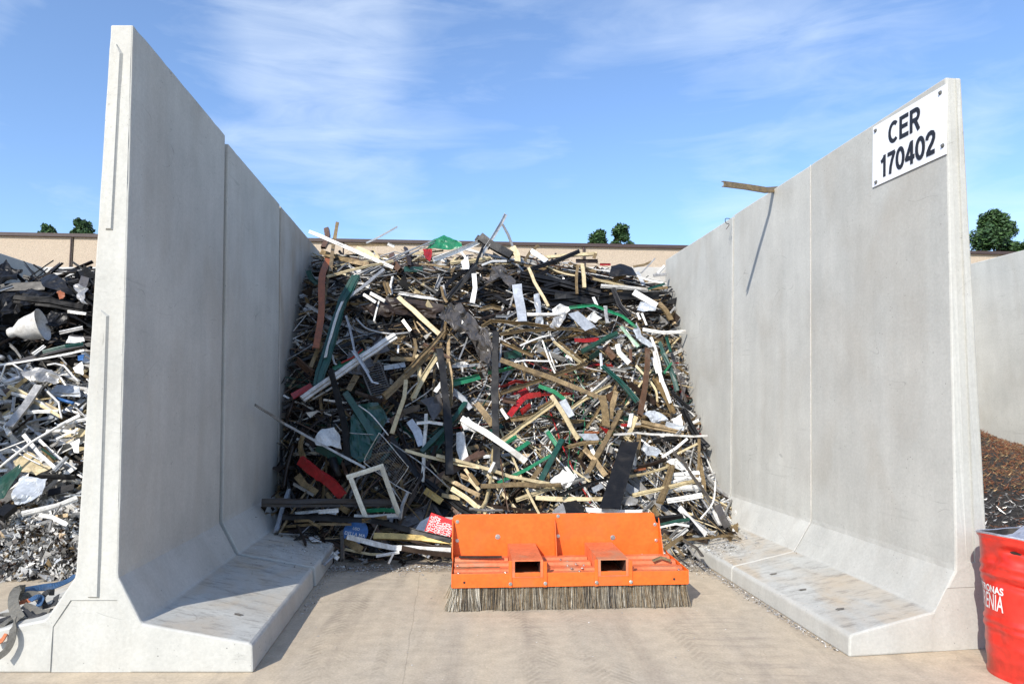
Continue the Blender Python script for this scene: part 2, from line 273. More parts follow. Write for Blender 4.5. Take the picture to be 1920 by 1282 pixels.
def plain_wall(x0, y0, x1, y1, th, h, n, label, group, m=conc):
    a = Vector((x0, y0)); b = Vector((x1, y1)); d = (b-a)/n; s = Vector((-d.y, d.x)).normalized()*th
    for i in range(n):
        bm = bmesh.new(); p = a+d*i; q = a+d*(i+1)-d.normalized()*.012
        prof = [(0, 0), (1, 0), (1, 1), (0, 1)]
        prism(bm, prof, lambda u: Vector((*(p+s*u[0]), h*u[1])), lambda u: Vector((*(q+s*u[0]), h*u[1])))
        ft = bmesh.new()
        o = link('concrete_wall_panel', bm, m); ft.free()
        md = o.modifiers.new('bevel', 'BEVEL'); md.width = .012; md.segments = 1
        tag(o, label[i], 'wall panel', group)
plain_wall(-8.02, 11.5, -7.35, 4.6, -.15, 3.98, 4, ['rear panel of the far left divider behind black scrap', 'second panel from the back in the far left divider', 'third panel from the back in the far left divider', 'front panel of the far left divider'], 'panels of the far left divider')
plain_wall(-8.1, 11.5, 8.1, 11.5, .15, 3.98, 8, ['pale back wall panel in the far left bay corner', 'pale back wall panel beside the grey joint behind left heap', 'back wall panel directly behind the front left wall', 'back wall panel behind the heap\'s left half', 'back wall panel behind the heap\'s crest centre', 'back wall panel behind the heap\'s right shoulder', 'back wall panel just behind the right divider', 'back wall panel in the shavings bay'], 'panels of the back wall', conc_far)
plain_wall(7.70, 11.45, 8.38, 4.6, .16, 4.0, 4, ['rear right panel behind the rusty shavings heap', 'right hand panel beyond the white joint', 'third panel from the back in the far right divider', 'front panel of the far right divider'], 'panels of the far right divider')
bm = bmesh.new(); 
for (x, y, z0, z1) in ((7.843, 9.74, 0, 3.99),): box(bm, x+.015, x+.03, y-.010, y+.010, z0, z1)
tag(link('joint_strip', bm, sealant), 'thin white joint bead running down the far right divider', 'joint strip')

# building behind
bw = mat('pebbledash', (.50, .41, .31), .95, 0, .28, 26, .5, .22, (.42, .32, .25), rnd=0)
cop = mat('dark_coping', (.055, .035, .032), .6, 0, .1, 8, .05, .1, rnd=0)
bd = empty('warehouse', (0, 27, 0))
def bl(x): return 26.1+.083*(x+19)
bm = bmesh.new()
xs = [-44, -36.6, -28.2, -17.15, -6.8, 3.0, 13, 23, 33, 44]
for a, b in zip(xs, xs[1:]):
    prof = [(a+.03, bl(a)), (b-.03, bl(b)), (b-.03, bl(b)+12), (a+.03, bl(a)+12)]
    prism(bm, prof, lambda p: Vector((p[0], p[1]-27, 0)), lambda p: Vector((p[0], p[1]-27, 8.08)))
w_ = link('wall', bm, bw, bd)
bm = bmesh.new(); prism(bm, [(-43.9, bl(-44)+.06), (43.9, bl(44)+.06), (43.9, bl(44)+11.9), (-43.9, bl(-44)+11.9)], lambda p: Vector((p[0], p[1]-27, 0)), lambda p: Vector((p[0], p[1]-27, 8.0)))
link('wall_core', bm, cop, bd)
bm = bmesh.new(); prism(bm, [(-44.1, bl(-44)-.12), (44.1, bl(44)-.12), (44.1, bl(44)+12.1), (-44.1, bl(-44)+12.1)], lambda p: Vector((p[0], p[1]-27, 8.08)), lambda p: Vector((p[0], p[1]-27, 8.21)))
link('roof_coping', bm, cop, bd)
for xp in (2.98, -17.2):
    bm = bmesh.new(); cyl(bm, (xp, bl(xp)-27-.05, 0), (0, 0, 1), .055 if xp > 0 else .03, 8.05, 10); link('downpipe', bm, cop, bd)
tag(bd, 'long low beige pebbledash warehouse with dark coping behind the bays', 'building')

# ground
gm = bpy.data.materials.new('yard_concrete'); gm.use_nodes = True
def ground_nodes():
    t = gm.node_tree; b = t.nodes['Principled BSDF']; l = t.links.new; n = lambda k: t.nodes.new(k)
    co = n('ShaderNodeTexCoord')
    def tex(scale, sc=(1, 1, 1), rot=0, det=8, dist=0, rough=.6):
        mp = n('ShaderNodeMapping'); mp.inputs['Rotation'].default_value = (0, 0, rot); mp.inputs['Scale'].default_value = sc; l(co.outputs['Object'], mp.inputs[0])
        x = n('ShaderNodeTexNoise'); x.inputs['Scale'].default_value = scale; x.inputs['Detail'].default_value = det; x.inputs['Distortion'].default_value = dist; x.inputs['Roughness'].default_value = rough; l(mp.outputs[0], x.inputs['Vector']); return x.outputs[0]
    def mr(src, lo, hi, a, c):
        r = n('ShaderNodeMapRange'); r.inputs['From Min'].default_value = lo; r.inputs['From Max'].default_value = hi; r.inputs['To Min'].default_value = a; r.inputs['To Max'].default_value = c; l(src, r.inputs['Value']); return r.outputs[0]
    def op(o, x, y=None, val=None):
        q = n('ShaderNodeMath'); q.operation = o; l(x, q.inputs[0])
        if y is not None: l(y, q.inputs[1])
        if val is not None: q.inputs[1].default_value = val
        return q.outputs[0]
    # colour: warm dust over grey slab
    d = mr(tex(.8, (1.6, .5, 1), R(5), 9, .6), .36, .66, 0, 1)
    m1 = n('ShaderNodeMix'); m1.data_type = 'RGBA'; l(d, m1.inputs['Factor']); m1.inputs['A'].default_value = (.46, .395, .305, 1); m1.inputs['B'].default_value = (.54, .445, .32, 1)
    trk = mr(tex(1.3, (2.2, .18, 1), R(8), 6, .3), .5, .72, 0, .5)
    m2 = n('ShaderNodeMix'); m2.data_type = 'RGBA'; l(trk, m2.inputs['Factor']); l(m1.outputs['Result'], m2.inputs['A']); m2.inputs['B'].default_value = (.25, .205, .165, 1)
    rub = mr(tex(3.4, (.4, 4.5, 1), R(5), 9, .7, .7), .48, .66, 0, 1)
    msk = mr(tex(.9, (1.6, .3, 1), R(5), 3, .2), .45, .6, 0, .38)
    m3 = n('ShaderNodeMix'); m3.data_type = 'RGBA'; l(op('MULTIPLY', rub, msk), m3.inputs['Factor']); l(m2.outputs['Result'], m3.inputs['A']); m3.inputs['B'].default_value = (.24, .20, .17, 1)
    fine = mr(tex(60, det=5), .3, .7, .86, 1.1); med = mr(tex(9, det=8), .3, .7, .86, 1.08)
    v = op('MULTIPLY', fine, med)
    sp = n('ShaderNodeSeparateXYZ'); l(co.outputs['Object'], sp.inputs[0])
    # long joint and cross joint
    u = op('ADD', sp.outputs['X'], op('MULTIPLY', sp.outputs['Y'], val=.0953))
    wob = mr(tex(3, det=3), .3, .7, -.012, .012)
    for val in (-.25, 5.2, -6.0):
        k = op('ABSOLUTE', op('ADD', op('ADD', u, wob), val=-val)); v = op('MULTIPLY', v, mr(k, .002, .006, .82, 1))
    for val in (7.02, 3.4):
        k = op('ABSOLUTE', op('ADD', op('ADD', sp.outputs['Y'], wob), val=-val)); v = op('MULTIPLY', v, mr(k, .004, .012, .5, 1))
    for u0, wd, amt in ((-.78, .16, .80), (-.42, .05, .9), (.62, .15, .82), (1.05, .16, .80), (1.75, .12, .86)):
        du = op('ABSOLUTE', op('ADD', op('ADD', u, wob), val=-u0)); ph = op('ADD', op('MULTIPLY', sp.outputs['Y'], val=95.0), op('MULTIPLY', du, val=110.0))
        tr = mr(op('SINE', ph), -.2, .8, 1, 0); band = mr(du, wd*.7, wd, 1, 0); pt = mr(tex(2.2, (1.5, .6, 1), R(u0*50), 4), .46, .62, 0, 1)
        v = op('MULTIPLY', v, mr(op('MULTIPLY', op('MULTIPLY', tr, band), pt), 0, 1, 1, amt)); v = op('MULTIPLY', v, mr(band, 0, 1, 1, .97))
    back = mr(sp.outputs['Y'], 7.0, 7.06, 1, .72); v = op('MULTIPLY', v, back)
    ck = tex(1.1, det=4, dist=.4); ck = op('ABSOLUTE', op('ADD', ck, val=-.5)); v = op('MULTIPLY', v, mr(ck, .0006, .002, .9, 1))
    vm = n('ShaderNodeVectorMath'); vm.operation = 'SCALE'; l(m3.outputs['Result'], vm.inputs[0]); l(v, vm.inputs['Scale'])
    l(vm.outputs[0], b.inputs['Base Color']); b.inputs['Roughness'].default_value = .88; b.inputs['Specular IOR Level'].default_value = .25
    bp = n('ShaderNodeBump'); bp.inputs['Strength'].default_value = .3; bp.inputs['Distance'].default_value = .01; l(v, bp.inputs['Height']); l(bp.outputs[0], b.inputs['Normal'])
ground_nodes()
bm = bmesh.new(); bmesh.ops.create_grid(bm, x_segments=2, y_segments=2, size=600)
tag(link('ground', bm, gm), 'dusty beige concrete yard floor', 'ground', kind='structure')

# ------------------------------------------------------------------ picture-to-place mapping (used only to find where in the yard a thing stands)
def ray(px, py):
    a = (px-960)/1280.; b = (641-py)/1280.; c, s = math.cos(PITCH), math.sin(PITCH)
    v = Vector((a, c-b*s, s+b*c)); return v/v.y
def at(px, py, Y):
    r = ray(px, py); return Vector((0, 0, CH))+r*Y
def proj(p):
    c, s = math.cos(PITCH), math.sin(PITCH); y = p.y*c+(p.z-CH)*s; z = -p.y*s+(p.z-CH)*c
    return 960+1280*p.x/y, 641-1280*z/y
def lerp_tab(t, x):
    if x <= t[0][0]: return t[0][1]
    for (a, b), (c, d) in zip(t, t[1:]):
        if x <= c: return b+(d-b)*(x-a)/(c-a)
    return t[-1][1]
HL = [(0, 7.25), (.3, 7.9), (.5, 8.1), (1, 8.25), (2, 8.75), (3, 9.35), (3.6, 9.9), (4.2, 10.7), (5, 11.2)]
HR = [(0, 7.4), (.15, 7.8), (.3, 8.1), (.6, 8.9), (1, 9.3), (2, 10.0), (3, 10.6), (3.6, 10.9), (4.2, 11.15), (5, 11.2)]
def Dc(x, z):
    t = min(1, max(0, (x+2.7)/5.3)); t = t*t*(3-2*t)
    return lerp_tab(HL, z)*(1-t)+lerp_tab(HR, z)*t + .12*noise.noise(Vector((x*1.3, z*1.3, 3)))
HLL = [(0, 6.75), (.42, 7.35), (.6, 7.7), (1, 8.0), (2, 8.8), (3, 9.5), (3.8, 10.2), (5, 11)]
def Dl(x, z): return lerp_tab(HLL, z)+.15*noise.noise(Vector((x*1.3, z*1.3, 8)))
def xL(y, z): return -2.49-.095*max(0, z-.58)/3.68*.9+DX*(y-4.455)
def xR(y, z): return 3.08+.04*(z-.54)+DX*(y-4.8)
def base(x, y):
    u = x-DX*(y-4.455); v = x-DX*(y-4.75)
    if u < -1.63: return .175+min(.9, (-1.64-u)/.688)*.12 if u > -2.34 else .30+(-2.34-u)*1.72
    if v > 2.26: return .15+min(.95, (v-2.27)/.64)*.12 if v < 2.93 else .28+(v-2.93)*1.6
    return 0
def on_pile(px, py, lift=0, surf='c'):
    r = ray(px, py); D = 9.0
    for _ in range(30):
        z = CH+r.z*D; x = r.x*D; D = .5*D+.5*((Dc if surf == 'c' else Dl)(x, max(0, min(z, 4.4))))
    D -= lift
    for _ in range(400):
        x = r.x*D; z = CH+r.z*D
        bad = False
        if surf == 'c':
            if x < xL(D, z)+.09 or x > xR(D, z)-.05: bad = True
            if z < base(x, D)+.03: bad = True
            if z > 4.25 and False: bad = True
        else:
            if z < .03: bad = True
            if x > -3.0+DX*(D-4.455) : bad = False
        if not bad: break
        D -= .03
    return Vector((0, 0, CH))+r*D

# ------------------------------------------------------------------ swept scrap sections
def section(kind, w):
    t = max(.004, w*.08)
    if kind == 'flat': return [(-.5*w, 0), (.5*w, 0), (.5*w, .006), (-.5*w, .006)]
    if kind == 'chan': h = w*.55; return [(-.5*w, 0), (.5*w, 0), (.5*w, h), (.5*w-t, h), (.5*w-t, t), (-.5*w+t, t), (-.5*w+t, h), (-.5*w, h)]
    if kind == 'back': h = -w*.5; return [(-.5*w, 0), (-.5*w, h), (-.5*w+t, h), (-.5*w+t, -t), (.5*w-t, -t), (.5*w-t, h), (.5*w, h), (.5*w, 0)]
    if kind == 'angl': return [(-.5*w, 0), (.5*w, 0), (.5*w, t), (-.5*w+t, t), (-.5*w+t, w*.5), (-.5*w, w*.5)]
    if kind == 'prof': return [(-.5*w, 0), (.5*w, 0), (.5*w, .28*w), (.18*w, .28*w), (.18*w, .20*w), (.10*w, .20*w), (.10*w, .5*w), (-.36*w, .5*w), (-.36*w, .38*w), (-.5*w, .38*w)]
    if kind == 'rod': return [(.5*w*math.cos(a*math.pi/3.5), .5*w*math.sin(a*math.pi/3.5)) for a in range(7)]
    if kind == 'box': return [(-.5*w, -.3*w), (.5*w, -.3*w), (.5*w, .3*w), (-.5*w, .3*w)]
def smooth_path(pts, k=4):
    if len(pts) < 3: return pts
    o = []
    P = [pts[0]*2-pts[1]]+pts+[pts[-1]*2-pts[-2]]
    for i in range(1, len(P)-2):
        for j in range(k):
            t = j/k; a, b, c, d = P[i-1:i+3]
            o.append(.5*((2*b)+(c-a)*t+(2*a-5*b+4*c-d)*t*t+(3*b-a-3*c+d)*t**3))
    return o+[pts[-1]]
def sweep(bm, pts, w, kind, nrm, mi=0, wob=.012, twist=.25, smooth=False, rng=random):
    if smooth: pts = smooth_path(pts, 5)
    # subdivide
    P = []
    for a, b in zip(pts, pts[1:]):
        L = (b-a).length; n = max(1, min(8, int(L/.16))) if not smooth else 1
        P += [a.lerp(b, i/n) for i in range(n)]
    P.append(pts[-1])
    ph = rng.uniform(0, 6.3); sd_ = Vector((rng.gauss(0, 1), rng.gauss(0, 1), rng.gauss(0, 1)))*wob
    n = len(P)
    if n > 2 and not smooth:
        P = [p+sd_*math.sin(math.pi*i/(n-1))+Vector((rng.gauss(0, 1), rng.gauss(0, 1), rng.gauss(0, 1)))*wob*.18 for i, p in enumerate(P)]
    sec = section(kind, w); rings = []; tw = rng.uniform(-twist, twist); t0 = rng.uniform(-.25, .25)
    for i, p in enumerate(P):
        tg = (P[min(i+1, n-1)]-P[max(i-1, 0)]).normalized()
        s = tg.cross(nrm)
        if s.length < 1e-3: s = tg.orthogonal()
        s.normalize(); u = s.cross(tg).normalized()
        a = t0+tw*(i/max(1, n-1)-.5); ca, sa = math.cos(a), math.sin(a); s2 = s*ca+u*sa; u2 = u*ca-s*sa
        ws = 1+(rng.uniform(-.09, .09) if wob > .002 else 0); jt = w*.035 if wob > .002 and w > .02 else 0
        rings.append([bm.verts.new(p+s2*(x*ws+rng.uniform(-jt, jt))+u2*(y+rng.uniform(-jt, jt))) for x, y in sec])
    m = len(sec)
    for a, b in zip(rings, rings[1:]):
        for k in range(m): bm.faces.new((a[k], a[(k+1) % m], b[(k+1) % m], b[k])).material_index = mi
    if kind == 'box':
        for rg, q in ((rings[0], rings[1]), (rings[-1], rings[-2])):       # hollow ends
            c = sum((v.co for v in rg), Vector())/4; d = (sum((v.co for v in q), Vector())/4-c); d = d*min(1, .12/max(.001, d.length))
            i1 = [bm.verts.new(c+(v.co-c)*.8) for v in rg]; i2 = [bm.verts.new(c+(v.co-c)*.8+d) for v in rg]
            for k in range(4):
                j = (k+1) % 4
                bm.faces.new((rg[k], rg[j], i1[j], i1[k])).material_index = mi; bm.faces.new((i1[k], i1[j], i2[j], i2[k])).material_index = mi
            bm.faces.new(i2).material_index = mi
    else:
        bm.faces.new(rings[0][::-1]).material_index = mi; bm.faces.new(rings[-1]).material_index = mi
KN = {'flat': ('metal_strip', 'flat strip'), 'chan': ('metal_channel', 'channel'), 'back': ('metal_channel', 'folded channel'), 'angl': ('metal_angle', 'angle strip'), 'prof': ('frame_profile', 'frame profile'), 'rod': ('metal_rod', 'rod'), 'box': ('box_profile', 'hollow bar')}
SCRAP = []       # (object, colour, kind, points, width, given label, surf)
TILES = {'A': (520, 380, 4.005), 'B': (900, 380, 4.005), 'C': (460, 660, 3.205), 'D': (880, 660, 3.205), 'E': (0, 400, 3.204), 'F': (0, 800, 2.66), 'G': (0, 1050, 5.525), 'Z': (0, 0, 1)}
NRM = Vector((0, -1, .12)).normalized()
def add_scrap(pts, w, col, kind, label=None, surf='c', smooth=False, name=None, wob=.012, rng=random, twist=.25):
    o0 = sum(pts, Vector())/len(pts); base_ = Vector((o0.x, o0.y, min(p.z for p in pts)))
    bm = bmesh.new(); sweep(bm, [p-base_ for p in pts], w, kind, (NRM+Vector((rng.gauss(0, .22), 0, rng.gauss(0, .22)))).normalized(), 0, wob, twist, smooth, rng)
    bmesh.ops.recalc_face_normals(bm, faces=bm.faces)
    o = link(name or KN[kind][0], bm, M[col], None, False); o.location = base_
    if kind == 'rod' or smooth:
        for f in o.data.polygons: f.use_smooth = kind == 'rod'
    SCRAP.append([o, col, kind, pts, w, label, surf]); return o
def traced(tile, text, surf='c'):
    ox, oy, s = TILES[tile]
    for line in text.strip().splitlines():
        line = line.strip()
        if not line: continue
        lab = None
        if '#' in line: line, lab = line.split('#'); lab = lab.strip()
        tk = line.split(); col, kind, w = tk[0], tk[1], float(tk[2])/s*.94; sm = False; wb_ = 0; lift = random.uniform(.0, .14); pp = []; wb = .016
        if kind == 'flat' and 15 < float(tk[2]) < 40 and col not in 'L' and lab is None: kind = random.choice(('flat', 'angl', 'prof', 'back', 'angl'))
        for q in tk[3:]:
            if q == 'sm': sm = True
            elif q[0] == '^': lift = float(q[1:])
            elif q[0] == '~': wb = float(q[1:])
            else:
                if ':' in q: q, e = q.split(':'); e = float(e)
                else: e = 0
                a, b = q.split(','); pp.append((ox+float(a)/s, oy+float(b)/s, e))
        pts = [on_pile(a, b, lift+e, surf) for a, b, e in pp]
        D = sum(p.y for p in pts)/len(pts)
        add_scrap(pts, w*D/1280, col, kind, lab, surf, sm, wob=wb)
traced('A', '''
T box 28 450,150 430,320 400,520 ^.25 #upright tan post rising above the heap beside the left wall
W prof 27 240,220 870,490 ^.22 #long white profile sloping from the left wall's top edge across the heap
S flat 14 900,180 665,305 ^.1
B box 42 370,195 345,340 ^.15
T box 42 330,370 690,470 ^.1
O back 52 385,420 335,560 330,830 290,1090 ^.3 sm #rust orange bent channel standing against the left wall
C prof 22 370,560 620,510 870,440 ^.28
G chan 40 230,510 300,610 ^.2
G prof 75 590,560 490,740 330,1280 303,1380 ^.28 #long dark green beam leaning beside the rust orange channel
W flat 22 490,740 360,1160 ^.38
S box 24 510,730 800,500 ^.3
S flat 18 515,850 570,1120 690,1280 ^.4
W flat 18 865,550 855,690
W flat 14 765,730 725,890
B box 50 860,390 920,510
D box 30 960,340 990,480
C flat 38 905,705 1220,990 ^.3 #pale cream board lying diagonally in the upper middle of the heap
C flat 12 1010,440 1190,310
S rod 10 560,550 1190,285 ^.12
S rod 9 600,540 1180,300 ^.14
S rod 9 640,545 1130,300 ^.16
S rod 11 700,530 1060,360 ^.18
S rod 8 620,560 900,530 ^.18
W angl 38 1170,430 1520,295 ^.2
K box 52 1495,265 1602,330 ^.2
P flat 46 1270,720 1500,480 ^.2
W flat 38 1475,530 1485,640 1465,750 ^.28
T chan 32 960,1280 1260,960 ^.3 #long tan double channel sloping below the grey brown plastic sheet
T flat 26 1290,985 1285,1280 ^.2
S rod 18 590,870 680,950 850,985 1000,975 sm ^.15
E angl 30 420,1250 650,1110 ^.1
R flat 14 480,1200 640,1100 ^.14
T box 32 850,1175 1030,1175
T flat 22 1030,1020 1025,1170
W flat 14 910,1070 905,1130 ^.2
S flat 12 1435,985 1360,1180 ^.2
C flat 26 1190,1130 1130,1270 ^.2
B chan 52 150,1180 270,1280
T flat 18 520,318 860,318
C flat 42 590,340 760,430
S chan 12 450,520 530,455 580,510
C flat 14 720,345 770,420
S chan 32 1235,565 1195,640
T flat 20 1060,460 1290,490
C flat 28 1300,450 1600,415
W chan 34 1225,560 1190,660
D flat 50 820,740 1250,790 ^.05
W prof 26 700,680 810,740 ^.2
W prof 24 650,690 740,750 ^.2
S chan 30 1240,620 1270,750 ^.15
T flat 20 1230,630 1275,750 ^.22
K flat 30 1190,700 1480,470
W flat 22 830,310 880,330
G flat 40 950,500 1090,500
T flat 30 800,600 830,690
B flat 26 1100,1060 1300,1170 ^.2
C flat 20 1180,450 1290,380
S flat 16 1230,270 1130,300
W flat 18 1380,370 1420,460 ^.2
S chan 20 1560,300 1530,420
K rod 22 1560,290 1500,470 1270,730 ^.22
T box 30 250,1240 330,1050
D flat 40 700,1130 760,1010
L flat 40 800,1240 960,1215
S flat 24 940,880 1000,960
T flat 26 700,1260 760,1140
T flat 22 820,600 850,680 ^.2
W angl 20 640,620 700,640
''')
traced('B', '''
S chan 28 195,90 20,380 ^.2 #topmost silver channel sticking up at the heap's crest
S box 18 170,165 245,330 ^.3
C flat 46 245,330 285,440 ^.3
K box 62 0,255 235,400 ^.25 #charred black beam at the crest beside the topmost silver channel
K prof 34 380,500 560,440 745,370 ^.25
C flat 30 480,410 880,380 ^.1
T flat 26 870,380 855,420 ^.15
D angl 28 720,440 885,440 ^.2
L flat 44 380,360 500,440 ^.15
T flat 25 330,470 720,550 ^.1
C flat 11 490,470 720,550 ^.2
T flat 22 735,480 730,690 ^.3
C box 28 765,460 785,640 ^.3
D flat 22 790,500 840,580
C box 24 365,490 515,780 ^.3 #cream bar leaning beside the upright pale grey panel
L flat 72 275,615 320,890 ^.32 #upright pale grey panel near the heap's upper middle
K prof 60 300,540 600,600 900,690
K prof 44 300,640 640,690 960,700 ^.06
K chan 60 520,760 1000,720 ^.05
K prof 40 480,640 760,560
K flat 50 560,700 880,760
W prof 28 905,625 1260,655 ^.25
W flat 20 1110,525 1400,605 ^.25
R flat 16 900,465 980,465 ^.15
S flat 10 1210,530 1315,420 ^.1
T flat 18 1150,480 1290,440
W prof 30 1330,540 1385,480 ^.1
G flat 18 1260,650 1390,610 ^.3
W back 52 1155,670 1330,770 ^.3
T back 40 1340,750 1440,880 ^.3 #tan block leaning on the right divider wall
E angl 24 670,790 860,770 1060,850 1170,940 ^.35 #bent bright green strip across the heap's upper right
E flat 24 1060,930 1190,1080 ^.3
W rod 30 350,840 640,835 ^.3
S box 28 940,780 960,910 ^.35
W flat 18 1215,830 1250,920 ^.3
W prof 24 1220,955 1545,965 ^.3 #white profile jutting across the right divider wall
K flat 16 1215,930 1390,910 ^.2
T chan 24 10,930 80,890 600,945 ^.22
T chan 22 150,990 330,960 690,945 890,990 ^.25
T chan 28 150,1040 400,1150 ^.25
R flat 34 710,1030 890,1025 ^.2
G prof 40 760,1120 1030,980 ^.32
W flat 16 300,1070 520,995 ^.2
W flat 12 255,1195 330,1175 550,1190 ^.25
W flat 12 320,1180 370,1260 ^.2
W flat 13 470,1030 565,1280 ^.3
C prof 22 550,1040 750,1200 ^.25
T prof 18 590,1040 800,1215 ^.2
S flat 44 430,1100 640,1180
W back 38 1030,1060 1050,1130 1120,1210 ^.3
W prof 24 1090,960 1170,1080 ^.25
W prof 20 1280,1010 1360,1280 ^.3
W flat 16 1290,1160 1330,1280 ^.25
G prof 26 1350,1050 1420,1230 ^.2
E flat 15 1440,1200 1380,1280 ^.25
G flat 20 1395,1000 1430,1120 ^.2
B box 50 940,1080 1010,1170 ^.15
T flat 26 410,1090 560,1200
G flat 60 180,1150 310,1130
E angl 34 60,1275 270,1230 ^.2
T flat 22 840,570 1080,610 ^.2
C flat 18 850,575 1280,650 ^.22
T prof 36 1000,590 1090,540 ^.2
K flat 60 1000,700 1340,700
K prof 40 1000,650 1030,770 1120,860 ^.25
W flat 24 850,710 880,780 ^.25
S prof 16 620,560 680,640
W prof 20 200,440 10,470 ^.15
T flat 24 330,440 440,320 ^.1
D prof 30 290,560 520,500
S prof 14 280,520 640,590 ^.1
L flat 30 1180,520 1230,620
T flat 26 1160,560 1260,590
S flat 24 1300,550 1400,540 ^.2
T box 24 700,470 870,520
S flat 20 120,850 270,820 ^.2
D flat 24 0,880 150,840 240,790 ^.15
T flat 30 0,805 160,800
B flat 24 1130,1100 1130,1200
W flat 18 1180,830 1200,880 ^.3
L flat 20 905,1130 915,1250 ^.2
G flat 44 820,1170 900,1120
T prof 22 640,1230 860,1270
T flat 20 850,1250 950,1270
S chan 26 940,1240 1100,1260
G chan 24 930,1230 980,1280
''')
traced('C', '''
S box 15 60,318:.0 230,425:.35 720,695:.25 ^.3 #thin silver pole reaching from the left wall down to the cream window frame
D prof 50 100,905:.0 880,905:.1 ^.22 #long dark brown beam lying level at the foot beside the left wall
W flat 20 655,985 930,975 ^0.38
R back 60 320,650 420,730 510,790 580,870 ^.42 sm #curved red strip bending down towards the dark brown beam
R back 42 280,265 400,200 ^.15 #short red folded channel beside the big white profile's lower end
W prof 46 345,285 902,-95 ^.36 #big white double profile sloping up across the heap's left side
K box 36 515,110 600,450 620,680 ^.45 #black beam standing in front of the dark green panel
G box 40 600,245 780,530 ^.32
W rod 8 680,320 760,380 860,500 ^.36 sm
K rod 52 520,640 560,750 ^.3
C box 26 965,170 950,280 880,490 ^.4
T prof 44 830,270 1090,10 ^.25
C flat 30 1010,280 1150,30 ^.3
W flat 26 1160,60 1190,160 1140,240 ^.3 sm
W box 20 1085,370 1065,780 ^.25
W flat 18 1030,430 1190,435 ^.3
L flat 50 985,410 1060,560 ^.2
G box 30 1330,295 1250,410 1060,600 ^.3
E angl 36 1240,190 1410,150 ^.2
L back 32 1240,230 1355,340 ^.3
W back 56 1290,480 1320,660 ^.3
C flat 20 960,590 1180,635 1410,695 ^.42
B flat 48 1090,795 1410,610 ^.2
T back 26 1180,740 1410,860 ^.35
C prof 30 1240,820 1410,945 ^.42
S rod 9 870,540 1240,830 ^.35
K box 32 880,510 1080,800 ^.2
K prof 45 1080,780 1300,940 1410,1000 ^.2
K flat 34 220,990 750,1020 1235,1130 ^0.48
T flat 16 210,1055 640,1035 ^0.37
W flat 18 300,970 430,957 550,968 ^0.37
T box 30 490,850 620,960 ^0.37
S box 20 980,840 930,1000 ^.5
L prof 30 265,830 190,1080 ^.15
D prof 26 240,950 370,1150 ^.2
Y back 38 770,1100 1240,1135 ^0.45 #gold folded strip lying below the red notice
W back 30 610,1110 900,1165 1235,1190 ^0.48
D box 28 940,1175 1235,1215 ^0.45
C flat 16 600,1185 870,1215 ^.3
W flat 17 785,1225 925,1200 ^0.37
T flat 46 600,1125 700,1190 ^0.37
P box 22 580,1080 585,1250 ^0.43
E flat 20 725,955 920,955 ^.4
D rod 20 250,470 255,370 290,300 sm
D rod 24 230,820 255,680 290,560 sm ^.12
T flat 26 360,640 335,570 350,500 sm ^.12
D rod 22 250,400 290,290
W flat 12 470,285 610,305
C flat 24 1030,20 1050,180 ^.2
Y flat 44 1080,830 1180,900 ^.3
K box 46 1170,-15 1215,430 1225,735 ^.5 #left one of two tall black upright beams, splintered top
T flat 22 1225,60 1230,330 ^.4
S flat 13 640,-10 760,170 800,190 ^.45
T flat 40 620,230 670,140 ^.1
C flat 16 1000,290 1010,270
G flat 44 430,570 580,660 ^.28
S rod 6 540,430 600,480 770,495 sm ^.38
T flat 44 310,740 430,850 ^.3
S angl 18 290,790 410,860 ^.35
P flat 40 870,420 1050,330 ^.1
D flat 26 660,240 820,300 ^.2
T flat 18 930,760 960,900 ^.3
S rod 7 790,700 940,900 ^.3
T flat 24 850,990 700,1010 ^.5
W flat 24 440,960 560,950 ^.5
D flat 26 450,1010 640,1000 ^.4
T flat 16 300,1010 450,1050 ^.5
S chan 24 500,1240 560,1200 ^0.43
S chan 22 470,1280 540,1210 ^0.50
W flat 26 520,1210 560,1240 ^0.50
S flat 12 860,1270 890,1210 ^0.43
D prof 20 1000,1130 1235,1170 ^.38
T flat 20 1320,700 1390,800 ^.4
T flat 30 1290,740 1390,790 ^.3
C flat 24 1180,860 1290,880 ^.3
G flat 26 1080,610 1180,590
G box 34 1200,500 1120,610 ^.1
D flat 34 330,470 420,560
T flat 26 370,700 330,590 ^.1
''')
